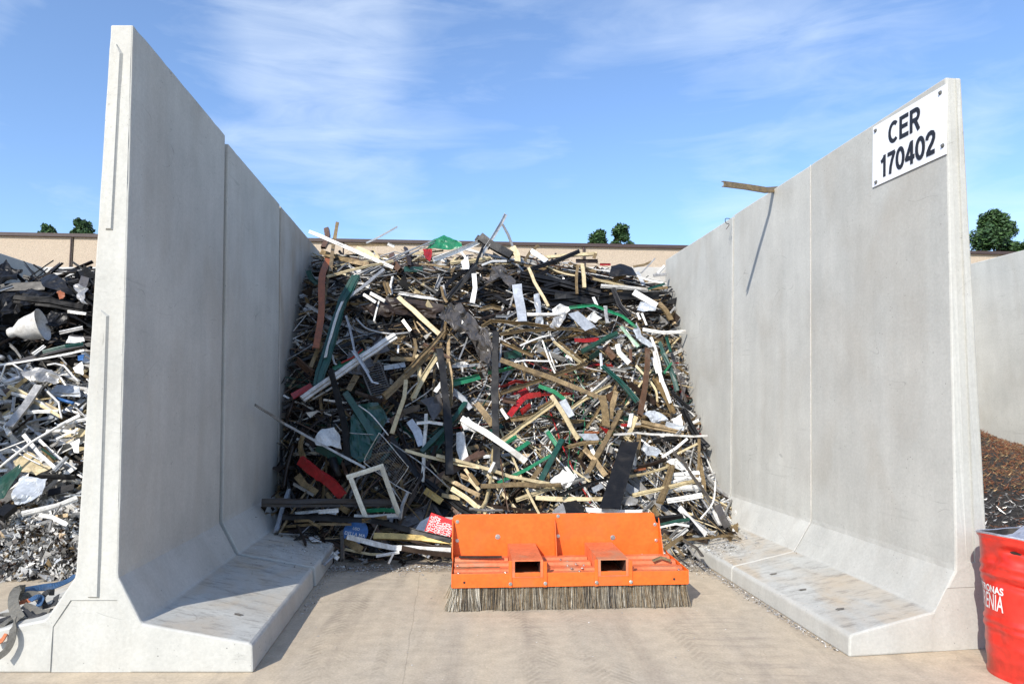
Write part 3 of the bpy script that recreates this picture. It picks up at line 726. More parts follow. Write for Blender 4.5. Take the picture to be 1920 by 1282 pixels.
traced('D', '''
T back 30 185,45 480,150 770,270 ^.42 #long tan folded strip sloping down right through the heap's centre
T chan 26 190,250 460,160 700,70 ^.3
G prof 34 800,85 900,180 1010,300 ^.32
E back 24 415,200 575,285 ^.34
R back 36 240,380 330,275 430,252 ^.28 sm #red curved strip, left one of the red tangle behind the right black upright
R flat 36 300,250 350,225 ^.2
R flat 36 310,360 360,320 ^.3
R flat 16 420,255 620,250 ^.24
L flat 50 560,290 610,390 ^.32
C back 28 490,260 655,525 ^.38
C chan 28 195,530 510,310 ^.34
T flat 52 795,260 820,450 ^.42 #short broad tan board standing upright right of the heap's centre
T flat 32 885,235 850,400 ^.38
T back 34 910,350 820,520 705,735 ^.4 #long brownish tan folded strip leaning left of the broad black board
B box 30 1070,-20 1050,160 1025,380 ^.42 #tall brown upright bar right of the short broad tan board
W prof 22 1110,0 1210,310 ^.34
W flat 14 1105,40 1150,180 ^.36
C flat 14 1000,80 1110,210 1130,300 sm ^.32
T chan 36 1110,160 1220,370 ^.3
G prof 30 1160,0 1250,240 ^.16
D flat 9 1220,50 1305,300 ^.2
K flat 26 1210,240 1330,350 ^.2
K prof 42 1280,350 1430,580 ^.18
T prof 44 1030,430 1290,480 ^.35
W flat 13 865,495 1000,478 1430,505 ^.45
C box 26 1000,390 940,520 ^.4
W flat 22 975,370 960,450 ^.4
C prof 16 940,750 1200,685 ^.45
C flat 26 980,860 1370,770 ^.48
T prof 42 1215,690 1140,910 ^.45
W prof 42 1210,750 1380,735 ^.38
W prof 34 1190,830 1400,812 ^.42
W prof 34 1190,895 1395,862 ^.5 #white profile, lowest of the stacked white lengths beside the right divider
W prof 24 1210,785 1390,770 ^.4
K flat 18 1180,880 1280,960 1400,1105 ^0.43
W back 34 1260,930 1420,1095 ^0.46 #broad white folded strip sloping to the slab at the heap's right foot
W rod 12 1480,760 1465,900 1390,1000 ^.5 sm
P back 42 1490,920 1550,1050 ^.5
W flat 26 1460,920 1510,1040 ^0.34
C back 27 400,875 810,885 ^0.34 #long cream strip lying level just above the broom's back plate
T box 30 70,805 400,800 ^.5
T flat 22 400,800 550,795 ^.5
C prof 26 280,890 550,810 ^0.32
E flat 20 170,785 350,700 490,620 ^.42
G back 36 560,520 430,770 ^.4
E flat 32 360,540 270,600 ^.36
W box 36 -45,400 150,530 340,655 ^.42 #white hollow bar sloping down right behind the right black upright
C back 22 -200,620 140,700 240,740 480,790 ^.46
B flat 34 -60,680 90,600 ^.36
W flat 18 150,660 120,720 ^.5
K flat 18 540,860 830,760 ^.46
G prof 22 1140,1040 1320,1005 ^.5
W flat 12 1140,1055 1320,1045 ^.5
K box 40 1120,1010 1280,990 ^.45
D back 20 20,890 460,975 ^0.34
C back 20 0,900 100,970 ^0.34
T flat 15 1170,1090 1290,1225 ^0.50
T flat 14 1170,1170 1240,1135 1560,1100 ^0.50
L flat 52 920,790 1010,850 ^.42
B rod 8 185,640 235,960 ^0.46 #thin rusty rod hanging down to the broom from the right black upright
T flat 32 690,580 820,740 ^.34
D flat 34 960,190 1120,310 ^.25
C chan 20 610,340 850,200 ^.3
T prof 26 590,570 770,540 ^.35
K flat 22 500,490 690,430 ^.3
T flat 26 250,410 400,375 ^.3
B chan 32 200,290 280,300 ^.3
T flat 40 40,310 140,440 ^.25
W rod 8 480,0 520,110 ^.35
T back 30 430,690 360,790 ^.4
C flat 14 625,710 740,790 ^.45
L flat 40 1040,570 1140,610 ^.4
T flat 18 700,460 790,330 ^.2
K box 44 160,-120 165,300 170,735 ^0.32 #right one of two tall black upright beams
C flat 22 0,760 60,830 ^.4
T flat 24 0,730 50,800 ^.42
S flat 16 0,940 200,950 ^.5
W flat 30 700,945 1080,955 ^.45
S chan 22 1040,960 1100,900 ^.5
T box 34 1090,920 1140,990 ^0.37
T flat 22 880,330 900,150
D flat 30 470,390 600,430
T flat 26 560,410 690,420 ^.15
W flat 20 190,340 230,400 ^.3
T prof 20 410,340 500,290 ^.25
G flat 30 120,480 200,440 ^.1
E flat 26 210,550 280,510 ^.2
G flat 30 460,470 520,550 ^.25
E flat 24 470,480 530,570 ^.28
T flat 26 660,640 700,560 ^.2
W flat 24 720,540 760,640 ^.25
S flat 20 1240,500 1310,430 ^.4
W flat 16 1160,630 1310,520 ^.45
K flat 30 1100,540 1250,520 ^.2
D prof 24 1010,690 1180,640 ^.4
C flat 14 1250,610 1370,550 ^.45
T flat 18 1380,510 1375,620 1360,800 ^.4
T prof 24 1410,850 1385,640 ^.35
L flat 30 1180,430 1290,460 ^.42
G flat 26 920,400 960,395 ^.3
O flat 14 690,480 780,482 ^.3
R flat 16 910,440 960,438 ^.36
O flat 14 990,710 1060,700 ^.4
S chan 30 600,790 720,740 ^.4
W chan 30 560,810 640,740 ^.4
L flat 34 740,830 800,800 ^.42
W angl 18 580,690 620,740 ^.4
S prof 20 560,800 690,760 ^.44
T prof 26 1000,640 1020,500 ^.25
W flat 20 985,560 990,680 ^.38
S flat 16 1200,1120 1320,1010 ^0.43
W flat 24 1220,1130 1310,1060 ^0.43
K flat 34 1250,1110 1340,1040 ^0.40
P flat 20 1290,1130 1400,1230 ^0.56
S flat 10 1300,1160 1390,1250 ^0.59
T flat 24 1170,1190 1280,1110 ^0.50
''')
traced('E', '''
K prof 60 100,520 320,535 520,575 ^.3 #black beam under the orange lump in the left heap
K box 60 0,455 280,440
K flat 80 0,560 140,560 ^.1
W chan 14 160,525 300,530 ^.3
W flat 18 410,590 520,605 ^.3
S prof 26 360,720 500,690 ^.3
S chan 26 -20,470 80,440 ^.3
P box 34 0,925 505,795 ^.3 #long dark profile rising right across the left heap
W flat 12 0,908 505,822 ^.42
G prof 22 260,835 500,785 ^.38
S rod 34 -10,860 15,870 ^.5
S back 46 50,1280 230,1030 ^.5 #punched silver flat bar leaning in the left heap
C prof 20 50,1040 360,1190 ^.3
W prof 18 70,1080 330,1195 ^.32
C prof 18 150,1100 370,1220 ^.34
W prof 20 30,1225 350,1190 ^.36
W rod 12 280,910 330,890 390,895 440,960 470,1010 ^.4
W rod 13 270,1060 350,1130 370,1230 ^.42
N rod 22 340,1110 440,1140 ^.3
W box 24 350,1280 480,1215 ^.4
W rod 12 0,1000 50,920 90,915 140,950 ^.4
L rod 30 20,1020 120,985 ^.3
S flat 20 330,1080 480,1085 ^.2
W flat 24 200,850 270,800 ^.35
S flat 20 60,790 130,870 ^.3
B flat 34 0,1080 60,1060
S flat 20 80,1190 90,1100 ^.4
''', 'l')
traced('F', '''
W rod 14 0,200 330,-20 ^.45 #long white tube crossing the lower part of the left heap
W rod 8 0,120 130,70 140,80 ^.4
W rod 6 60,110 200,190 ^.4
W rod 6 80,95 215,170 ^.4
W box 18 120,40 280,210 ^.4
S prof 22 270,220 335,150 ^.4
W flat 14 230,20 390,30 ^.35
W flat 10 280,60 390,10 ^.4
G flat 10 210,110 280,160 ^.3
W prof 30 110,430 385,355 ^.4
W chan 22 195,440 335,490 ^.5
S flat 20 300,395 250,520 ^.5
K box 60 -10,450 60,400 ^.4
K flat 60 0,370 120,300 ^.1
K prof 30 150,240 380,250 ^.2
K flat 40 240,330 370,300 ^.2
W flat 24 30,-10 50,40 ^.4
D flat 30 160,420 380,420
T flat 20 270,450 340,440 ^.4
''', 'l')

# ------------------------------------------------------------------ crumpled sheets
def sheet(tile, poly, col, name, label, cat, lift=.2, crump=.05, surf='c', cuts=5, tilt=0, th=.005, curve=0):
    ox, oy, s = TILES[tile]
    pts = [on_pile(ox+a/s, oy+b/s, lift, surf) for a, b in poly]
    c = sum(pts, Vector())/len(pts); c.z = min(p.z for p in pts)
    bm = bmesh.new(); vs = [bm.verts.new(p-c) for p in pts]; bm.faces.new(vs)
    bmesh.ops.triangulate(bm, faces=bm.faces[:])
    for _ in range(2): bmesh.ops.subdivide_edges(bm, edges=bm.edges[:], cuts=2 if cuts > 3 else 1, use_grid_fill=True)
    bmesh.ops.triangulate(bm, faces=bm.faces[:])
    off = random.uniform(0, 50); R_ = max(v.co.length for v in bm.verts)
    for v in bm.verts:
        q = v.co*5+Vector((off, 0, 0))
        d = noise.noise(q)+.6*noise.noise(q*2.3)
        d = round(d*4)/4*.5+d*.5
        v.co.y += d*crump-curve*(1-(v.co.length/R_)**2); v.co.x += noise.noise(q*1.7+Vector((9, 9, 9)))*crump*.4; v.co.z += noise.noise(q*1.7+Vector((19, 9, 9)))*crump*.4
    o = link(name, bm, M[col]); o.location = c
    md = o.modifiers.new('solid', 'SOLIDIFY'); md.thickness = th
    tag(o, label, cat); return o
sheet('A', [(1110, 340), (1180, 270), (1250, 240), (1300, 262), (1385, 300), (1380, 335), (1250, 350)], 'E', 'crumpled_sheet', 'crumpled green sheet poking over the heap\'s crest', 'metal sheet', .1, .055)
sheet('A', [(1090, 350), (1160, 350), (1150, 440), (1110, 420)], 'R', 'crumpled_sheet', 'small dull red sheet below the crumpled green sheet', 'metal sheet', .12, .05, cuts=3)
sheet('A', [(1230, 850), (1260, 770), (1370, 760), (1470, 850), (1590, 1060), (1600, 1250), (1530, 1200), (1440, 1000), (1330, 960)], 'P', 'plastic_sheet', 'shiny grey brown plastic sheet draped in the heap\'s middle', 'plastic sheet', .32, .12)
sheet('A', [(600, 780), (820, 720), (1240, 800), (1190, 870), (900, 840), (700, 850)], 'D', 'plastic_sheet', 'dark brown torn sheet behind the pale cream board', 'plastic sheet', .12, .10)
sheet('A', [(1380, 440), (1430, 400), (1440, 500), (1390, 500)], 'W', 'crumpled_sheet', 'small white crumpled sheet near the crest, below the angled white bar', 'metal sheet', .3, .05, cuts=3)
sheet('A', [(720, 1070), (780, 1000), (840, 1110), (720, 1150)], 'P', 'crumpled_sheet', 'small dull grey sheet behind the big white profile', 'metal sheet', .15, .05, cuts=3)
sheet('B', [(965, 560), (985, 480), (1050, 462), (1130, 490), (1175, 545), (1100, 570)], 'K', 'bent_dome', 'black domed sheet lying near the heap\'s right shoulder', 'metal sheet', .25, .03, curve=.18)
sheet('B', [(60, 600), (90, 480), (150, 470), (270, 590), (240, 640), (150, 560)], 'P', 'plastic_sheet', 'dark crumpled sheet below the charred black beam', 'plastic sheet', .2, .1)
sheet('B', [(1180, 800), (1200, 745), (1325, 770), (1310, 810), (1220, 815)], 'L', 'crumpled_sheet', 'pale grey sheet under the broad white strip by the right wall', 'metal sheet', .25, .04)
sheet('B', [(660, 835), (735, 815), (870, 930), (790, 965)], 'L', 'flat_sheet', 'smooth pale grey rectangular sheet below the bent bright green strip', 'metal sheet', .36, .012)
sheet('B', [(520, 930), (560, 860), (660, 830), (620, 900), (570, 950)], 'S', 'crumpled_sheet', 'silver crumpled sheet left of the smooth grey rectangular sheet', 'metal sheet', .3, .06)
sheet('B', [(1150, 960), (1180, 900), (1210, 990), (1320, 1080), (1270, 1090), (1170, 1020)], 'L', 'crumpled_sheet', 'creased pale sheet beneath the white profile jutting right', 'metal sheet', .3, .06)
sheet('B', [(540, 800), (600, 770), (720, 790), (640, 830), (560, 840)], 'W', 'crumpled_sheet', 'white crumpled sheet at the left end of the bent bright green strip', 'metal sheet', .3, .07)
sheet('B', [(410, 690), (450, 680), (470, 900), (420, 920)], 'L', 'crumpled_sheet', 'narrow creased pale sheet right of the upright grey panel', 'metal sheet', .25, .08)
sheet('B', [(0, 940), (60, 960), (100, 1100), (60, 1200), (0, 1230)], 'P', 'plastic_sheet', 'dark plastic flap left of the right black upright\'s top', 'plastic sheet', .35, .08)
sheet('B', [(790, 870), (850, 820), (920, 860), (860, 900)], 'W', 'crumpled_sheet', 'curled white sheet right of the smooth grey rectangular sheet', 'metal sheet', .3, .09)
sheet('C', [(680, 310), (800, 300), (855, 400), (815, 480), (740, 640), (690, 665), (615, 600), (640, 390)], 'G', 'dented_panel', 'large dented dark green panel in the heap\'s shaded left side', 'metal sheet', .28, .05)
sheet('C', [(425, 520), (470, 465), (530, 455), (570, 500), (585, 580), (520, 560), (440, 560)], 'W', 'crumpled_sheet', 'white domed sheet left of the dented dark green panel', 'metal sheet', .3, .06, curve=.1)
sheet('C', [(1050, 290), (1170, 250), (1190, 330), (1130, 415), (1090, 330)], 'P', 'folded_box', 'grey tan folded sheet between the cream bar and left black upright', 'metal sheet', .32, .03, cuts=3)
sheet('C', [(1290, 400), (1340, 385), (1400, 440), (1390, 480), (1310, 470)], 'W', 'crumpled_sheet', 'crushed white sheet with tan stain right of the left black upright', 'metal sheet', .36, .08)
sheet('C', [(890, 1045), (1010, 960), (1125, 893), (1185, 985), (1150, 1060), (1080, 1100), (1020, 1085)], 'P', 'flat_sheet', 'dirty grey sheet corner leaning behind the red notice', 'metal sheet', .12, .02)
sheet('C', [(1015, 1075), (1050, 1020), (1112, 985), (1090, 1100)], 'W', 'flat_sheet', 'white triangular sheet edge just left of the red notice', 'metal sheet', .25, .01, cuts=3)
sheet('C', [(380, 1115), (440, 1100), (452, 1145), (400, 1140)], 'W', 'torn_sheet', 'small torn white scrap on the left slab at the heap\'s foot', 'metal sheet', .1, .03, cuts=3)
sheet('C', [(1000, 890), (1200, 900), (1290, 990), (1180, 985), (1120, 893)], 'K', 'flat_sheet', 'black sheet above the red notice', 'metal sheet', .05, .03)
sheet('C', [(620, 0), (800, 60), (700, 140), (600, 120)], 'P', 'flat_sheet', 'dull sheet behind the big white profile\'s lower half', 'metal sheet', .05, .03)
sheet('D', [(490, 770), (560, 700), (640, 760), (590, 820)], 'W', 'crumpled_sheet', 'crushed white sheet above the level cream strip, left of the broad black board', 'metal sheet', .42, .09)
sheet('D', [(480, 780), (540, 755), (560, 800), (510, 810)], 'W', 'crumpled_sheet', 'small white crushed sheet beside the tan level bars above the broom', 'metal sheet', .45, .06, cuts=3)
sheet('D', [(890, 880), (960, 860), (1010, 880), (990, 915), (900, 915)], 'S', 'crumpled_sheet', 'shiny silver bowl shaped sheet right of the broad black board\'s foot', 'metal sheet', .5, .04, curve=.1)
sheet('D', [(1030, 580), (1100, 560), (1150, 590), (1130, 620), (1060, 615)], 'L', 'crumpled_sheet', 'creased grey sheet right of the broad black board\'s top', 'metal sheet', .42, .07)
sheet('D', [(1190, 660), (1240, 640), (1300, 670), (1330, 720), (1230, 690)], 'W', 'crumpled_sheet', 'white crumpled sheet on top of the stacked white lengths', 'metal sheet', .45, .09)
sheet('D', [(1050, 370), (1120, 350), (1190, 400), (1100, 420)], 'L', 'crumpled_sheet', 'creased pale sheet left of the black profile on the right divider', 'metal sheet', .35, .08)
sheet('D', [(1210, 400), (1270, 375), (1290, 450), (1230, 440)], 'W', 'crumpled_sheet', 'bright white creased sheet above the long white strip at right', 'metal sheet', .4, .06)
sheet('D', [(660, 490), (760, 480), (780, 530), (690, 530)], 'L', 'crumpled_sheet', 'dull pale sheet below the short broad tan board', 'metal sheet', .3, .05)
sheet('D', [(530, 930), (560, 900), (640, 890), (690, 930), (680, 985), (520, 985)], 'K', 'black_bowl', 'round black bowl showing above the broom\'s back plate', 'bowl', .5, .02, curve=.16)
sheet('D', [(500, 950), (560, 910), (580, 975), (510, 985)], 'S', 'crumpled_sheet', 'bright silver foil scrap beside the round black bowl', 'metal sheet', .6, .06, cuts=3)
# broad black board
bp_ = [on_pile(880+965/3.205, 660+540/3.205, .45), on_pile(880+842/3.205, 660+940/3.205, .62)]
add_scrap(bp_, .235, 'K', 'flat', 'broad black board leaning right of the heap\'s centre, scuffed face', name='black_board', wob=.0015, twist=.05)
# left heap sheets
E_ = lambda *a, **k: sheet(*a, surf='l', **k)
E_('E', [(-10, 330), (55, 280), (65, 330), (120, 335), (95, 400), (0, 430)], 'K', 'plastic_sheet', 'jagged black plastic at the left heap\'s upper left', 'plastic sheet', .2, .12)
E_('E', [(245, 400), (300, 372), (360, 374), (420, 420), (455, 500), (300, 450)], 'K', 'bent_dome', 'blue black domed sheet on the left heap\'s crest', 'metal sheet', .2, .04, curve=.15)
E_('E', [(488, 376), (537, 388), (515, 460), (470, 430)], 'P', 'flat_sheet', 'small grey flap at the left heap\'s crest beside the wall', 'metal sheet', .2, .02, cuts=3)
E_('E', [(450, 440), (490, 430), (525, 460), (520, 540), (480, 520)], 'S', 'crumpled_sheet', 'crumpled silver sheet beneath the small grey flap', 'metal sheet', .3, .09)
E_('E', [(0, 500), (120, 460), (300, 455), (330, 520), (150, 560), (0, 640)], 'K', 'plastic_sheet', 'wide black plastic draped above the white bell shade', 'plastic sheet', .25, .14)
E_('E', [(340, 470), (370, 460), (395, 480), (385, 520), (350, 515)], 'O', 'rag', 'bright orange lump on the black scrap of the left heap', 'rag', .45, .06)
E_('E', [(250, 640), (300, 590), (380, 600), (390, 660), (300, 680)], 'K', 'plastic_sheet', 'shiny black sheet right of the white bell shade', 'plastic sheet', .2, .1)
E_('E', [(395, 780), (410, 740), (500, 740), (500, 770)], 'W', 'crumpled_sheet', 'white creased sheet above the long dark profile', 'metal sheet', .35, .05)
E_('E', [(140, 960), (200, 930), (300, 935), (380, 1010), (300, 1035), (200, 1010)], 'S', 'foil_sheet', 'bright crumpled foil in the middle of the left heap', 'metal sheet', .45, .10)
E_('E', [(310, 1070), (350, 1030), (480, 1040), (485, 1100), (340, 1095)], 'L', 'flat_sheet', 'dull grey sheet below the bright foil', 'metal sheet', .2, .04)
E_('E', [(440, 930), (500, 890), (500, 970), (450, 960)], 'W', 'crumpled_sheet', 'white sheet in the left heap touching the front wall\'s edge', 'metal sheet', .35, .04)
E_('E', [(465, 855), (505, 845), (505, 885), (470, 885)], 'N', 'flat_sheet', 'small blue sheet beside the front wall\'s left edge', 'metal sheet', .35, .02, cuts=3)
E_('F', [(-10, 260), (100, 185), (112, 210), (20, 355), (-10, 365)], 'G', 'flat_sheet', 'dark teal panel leaning at the left picture edge', 'metal sheet', .4, .02)
E_('F', [(60, 340), (110, 240), (230, 260), (215, 340), (120, 390), (60, 380)], 'L', 'plastic_bag', 'wrinkled translucent grey plastic above the shredded chips', 'plastic bag', .4, .08)
E_('F', [(70, 170), (140, 120), (220, 190), (270, 200), (180, 240), (90, 220)], 'C', 'flat_sheet', 'off white ribbed sheet under the long white tube', 'metal sheet', .25, .04)
E_('F', [(350, 80), (395, 60), (395, 130), (370, 125)], 'W', 'crumpled_sheet', 'white crushed sheet at the wall edge beside the long white tube', 'metal sheet', .3, .05, cuts=3)
E_('F', [(270, 705), (350, 690), (365, 740), (310, 745)], 'G', 'flat_sheet', 'dark green scrap at the foot of the shredded chips', 'metal sheet', .02, .02, cuts=3)
# white bell shade
def lathe(name, prof, n, m, parent=None, smooth=True, mi=None):
    bm = bmesh.new(); rings = []
    for r, z in prof: rings.append([bm.verts.new((r*math.cos(2*math.pi*k/n), r*math.sin(2*math.pi*k/n), z)) for k in range(n)])
    for a, b in zip(rings, rings[1:]):
        for k in range(n): bm.faces.new((a[k], a[(k+1) % n], b[(k+1) % n], b[k]))
    return link(name, bm, m, parent, smooth)
p0 = on_pile(16, 625, .42, 'l')
sh = lathe('bell_shade', [(.03, -.02), (.07, 0), (.085, .05), (.075, .09), (.11, .14), (.17, .22), (.20, .32), (.215, .42), (.245, .50), (.265, .52), (.255, .515), (.20, .42), (.15, .25), (.06, .1)], 36, M['W'])
sh.location = p0; sh.rotation_euler = (0, R(72), R(14)); sh.scale = (.82, .82, .78); tag(sh, 'white bell shaped lamp shade lying on its side in the left heap', 'lamp shade')
SH = sh

# ------------------------------------------------------------------ special things of the heap
fr = on_pile(460+770/3.205, 660+840/3.205, .62); FD = fr.y
def P3(x, y, d=0): return at(460+x/3.205, 660+y/3.205, FD+d)
f0 = empty('window_frame', P3(740, 1015)); f0.location.z = max(.32, f0.location.z)
for a, b in (((612, 752), (832, 682)), ((628, 742), (733, 1015)), ((818, 680), (925, 975))):
    bm = bmesh.new(); sweep(bm, [P3(*a)-f0.location, P3(*b)-f0.location], 28/3.205*FD/1280, 'prof', NRM, 0, .002, .02)
    bmesh.ops.recalc_face_normals(bm, faces=bm.faces); link('frame_bar', bm, M['I'], f0)
tag(f0, 'open cream window frame standing tilted at the heap\'s left foot', 'window frame')
# wire rack
rk = empty('wire_rack', P3(880, 890, .12))
def wire(path, r, closed=False, name='wire'):
    bm = bmesh.new()
    sweep(bm, path, r*2, 'rod', NRM, 0, .001, 0, len(path) > 2)
    return link(name, bm, M['S'], rk, True)
q = lambda x, y, d=.12: P3(x, y, d)-rk.location
wire([q(720, 650), (q(722, 630)), q(790, 510), q(800, 498), q(820, 500), q(970, 680)], .006, name='rim')
wire([q(720, 650), q(728, 675), q(905, 800), q(1000, 850)], .006, name='rim')
wire([q(970, 680), q(975, 700), q(905, 800)], .006, name='rim')
bm = bmesh.new()
for i in range(11):
    t = (i+.5)/11
    a = q(722, 650).lerp(q(805, 500), t); b = q(905, 800).lerp(q(970, 690), t)
    sweep(bm, [a, a.lerp(b, .5)+Vector((0, .03, 0)), b], .005, 'rod', NRM, 0, .001, 0)
for i in range(6):
    t = (i+.5)/6
    a = q(735, 665).lerp(q(1000, 850), t); b = q(810, 505).lerp(q(1060, 770), t)
    sweep(bm, [a, b], .005, 'rod', NRM, 0, .001, 0)
for k in range(10):
    a = q(870+k*22, 790+k*18).lerp(q(1080, 890), 0); b = a+(q(60, -95)-q(0, 0))
    sweep(bm, [a, b], .004, 'rod', NRM, 0, .001, 0)
g_ = link('wire_grid', bm, mat('dark_wire', (.22, .21, .2), .4, .5), rk, True)
tag(rk, 'bent silver wire rack right of the cream window frame\'s top', 'wire rack')
# slatted grille
gp = [on_pile(460+x/3.205, 660+y/3.205, .18) for x, y in ((690, 90), (810, 60), (880, 260), (770, 290))]
ge = empty('grille', gp[3]); bm = bmesh.new()
for i in range(16):
    t = i/15; a = gp[0].lerp(gp[3], t)-gp[3]; b = gp[1].lerp(gp[2], t)-gp[3]
    sweep(bm, [a, b], .012, 'flat', (NRM+Vector((0, 0, .7))).normalized(), 0, .002, .1)
link('slats', bm, M['P'], ge); bm = bmesh.new()
sweep(bm, [gp[0]-gp[3], Vector()], .02, 'chan', NRM, 0, .001, 0); sweep(bm, [gp[1]-gp[3], gp[2]-gp[3]], .02, 'chan', NRM, 0, .001, 0)
link('frame', bm, M['P'], ge); tag(ge, 'dark slatted grille in shade below the big white double profile', 'grille')
# text helper
white_ink = mat('white_ink', (.75, .75, .73), .5, 0, .05, 10, 0, .05, rnd=0); black_ink = mat('black_ink', (.012, .012, .016), .5, 0, .05, 10, 0, 0, rnd=0)
def text_mesh(s, size, bold=.02, depth=.0, spacing=1.0, xs=1.0, shear=0, align='CENTER'):
    cu = bpy.data.curves.new('t', 'FONT'); cu.body = s; cu.size = size; cu.offset = bold*size; cu.align_x = align; cu.align_y = 'CENTER'; cu.space_character = spacing; cu.space_line = .9; cu.shear = shear; cu.extrude = depth; cu.resolution_u = 3
    o = bpy.data.objects.new('t', cu); C.objects.link(o); bpy.context.view_layer.update()
    me = bpy.data.meshes.new_from_object(o.evaluated_get(bpy.context.evaluated_depsgraph_get())); bpy.data.objects.remove(o)
    bm = bmesh.new(); bm.from_mesh(me); bpy.data.meshes.remove(me)
    for v in bm.verts: v.co.x *= xs
    return bm
def board_text(parent, s, size, m, origin, ex, ey, name='lettering', **k):
    bm = text_mesh(s, size, **k); ez = ex.cross(ey)
    for v in bm.verts: v.co = origin+ex*v.co.x+ey*v.co.y+ez*(.0025+v.co.z)
    return link(name, bm, m, parent)
# red notice
na = P3(1117, 963, -.0); nb = P3(1262, 1015, -.0); nc = P3(1078, 1092, -.04)
ey_ = (nb-na).normalized(); ex_ = (nc-na); ex_ = (ex_-ey_*ex_.dot(ey_)).normalized()   # text runs downwards, lines stack towards the right edge
no = empty('notice_board', nc); na, nc = na, nc; wN = .29; hN = .245; nc0 = nc; nc = na.copy(); no.location = nc
bm = bmesh.new(); ez_ = ex_.cross(ey_)
for s0, s1 in ((0, 0),):
    vs = [na-nc, na-nc+ex_*hN, na-nc+ex_*hN+ey_*wN, na-nc+ey_*wN]
    a = [bm.verts.new(v) for v in vs]; b = [bm.verts.new(v-ez_*.004) for v in vs]
    bm.faces.new(a); bm.faces.new(b[::-1])
    for i in range(4): bm.faces.new((a[i], b[i], b[(i+1) % 4], a[(i+1) % 4]))
bmesh.ops.recalc_face_normals(bm, faces=bm.faces)
rp_ = link('plate', bm, mat('notice_red', (.62, .02, .02), .35, 0, .08, 9, 0, .1, rnd=0), no)
lines = ["D'INCEN", "SOLO N C", "MANOVR", "TERMI", "CENTR", "ELETTR", "QUAD"]
for i, s in enumerate(lines):
    board_text(no, s, .050, white_ink, na-nc+ex_*(hN*.5)+ey_*(wN*(i+.75)/7.6), ex_, ey_, bold=.015, xs=.92)
tag(no, 'red notice with white Italian lettering turned on its side, left of the broom', 'sign')
# blue disc
bc = P3(662, 1080, .0); de = empty('round_sign', bc); bm = bmesh.new()
cyl(bm, (0, .01, 0), (0, -1, .35), .135, .005, 32); link('disc', bm, M['N'], de)
axx = Vector((0, -1, .35)).normalized(); e1 = Vector((1, 0, -.18)).normalized(); e2 = axx.cross(e1).normalized(); e1 = e2.cross(axx)
board_text(de, 'DELLA MA', .05, white_ink, Vector((0, .01, 0))+axx*.008-e2*.03, e1, e2, bold=.01)
board_text(de, 'USO', .04, white_ink, Vector((0, .01, 0))+axx*.008+e2*.03, e1, e2, bold=.01)
tag(de, 'round blue sign with white letters low at the heap\'s left foot', 'sign')

# ------------------------------------------------------------------ random fill of the central heap
rng = random.Random(21)
def col_at(x, z):
    r = rng.random()
    if z > 3.75: tab = 'TTTTCCWWSKDSSBTW'
    elif z > 2.95: tab = 'KKKKDDKKTTWSPKKD' if x > -.9 else 'TSWSKKDPKCBTSDK'
    elif z > 2.3: tab = 'TTTCSTWWGSDKBTSLSWKD' if x > 0 else 'TTKDDSSWTPKSKKDW'
    elif z > 1.0: tab = ('T'*10+'W'*6+'S'*8+'C'*2+'K'*3+'D'*3+'B'*3+'G'+'E'+'R'+'P'*2+'L') if x > -.7 else ('K'*5+'D'*4+'T'*3+'G'+'S'+'P'*2+'B'+'W')
    else: tab = 'WWSSWCTTLSKWDCTKP' if x > .6 else ('TTCCSWKDTTLSKD' if x > -.8 else 'KDTTKDPDBTSK')
    return tab[int(r*len(tab))]
def fill_strip(depth, lmin, lmax, wmin, wmax, steep=None):
    for _ in range(50):
        x = rng.uniform(-2.95, 2.75); z = rng.uniform(.05, 4.22) if rng.random() < .93 else rng.uniform(.02, .5)
        D = Dc(x, z)+depth
        if z > 3.95+.25*noise.noise(Vector((x*2, 0, 0))) - max(0, x-.9)*.28: continue
        if x < xL(D, z)+.08 or x > xR(D, z)-.08: continue
        break
    L = lmin+(lmax-lmin)*rng.random()**2; a = rng.gauss(0, .5) if rng.random() < .55 else rng.uniform(-1.5, 1.5)
    if z > 3: a *= .55
    if z < .35: a *= .4; L *= .8
    dx, dz = math.cos(a)*L/2, math.sin(a)*L/2
    pts = []
    for s in (-1, 1):
        X, Z = x+dx*s, z+dz*s; Z = max(.04, Z)
        if Z > 4.0+.22*rng.random() - max(0, X-.9)*.28: Z = 3.9+.2*rng.random() - max(0, X-.9)*.28
        Y = Dc(X, Z)+depth+rng.uniform(-.08, .08)*min(1, L)
        X = min(max(X, xL(Y, Z)+.03), xR(Y, Z)-.03)
        if Z < .9: X = min(X, .315*Y); X = max(X, -.335*Y)
        Z = max(Z, base(X, Y)+.03)
        pts.append(Vector((X, Y, Z)))
    if (pts[1]-pts[0]).length < .12: return None
    if rng.random() < .5:
        m = pts[0].lerp(pts[1], rng.uniform(.3, .7))+Vector((rng.gauss(0, .09), rng.gauss(0, .04), rng.gauss(0, .09)))*min(1, L); pts.insert(1, m)
    return pts, wmin+(wmax-wmin)*rng.random()**2, col_at(x, z)
KS = ['flat', 'flat', 'chan', 'back', 'angl', 'prof', 'prof', 'box', 'rod']
bm = bmesh.new()
NF = 7600
for i in range(NF):
    dp = rng.uniform(.02, .42) if i % 4 else rng.uniform(.3, .7)
    q_ = fill_strip(dp, .3, 2.1, .010, .052) if i % 3 else fill_strip(dp-.05, .4, 1.8, .005, .018)
    if not q_: continue
    pts, w, c_ = q_
    sweep(bm, pts, w, rng.choice(KS[:-1] if w > .03 else KS), (NRM+Vector((rng.gauss(0, .5), 0, rng.gauss(0, .5)))).normalized(), CORD.index(c_), .026, 1.0, rng=rng)
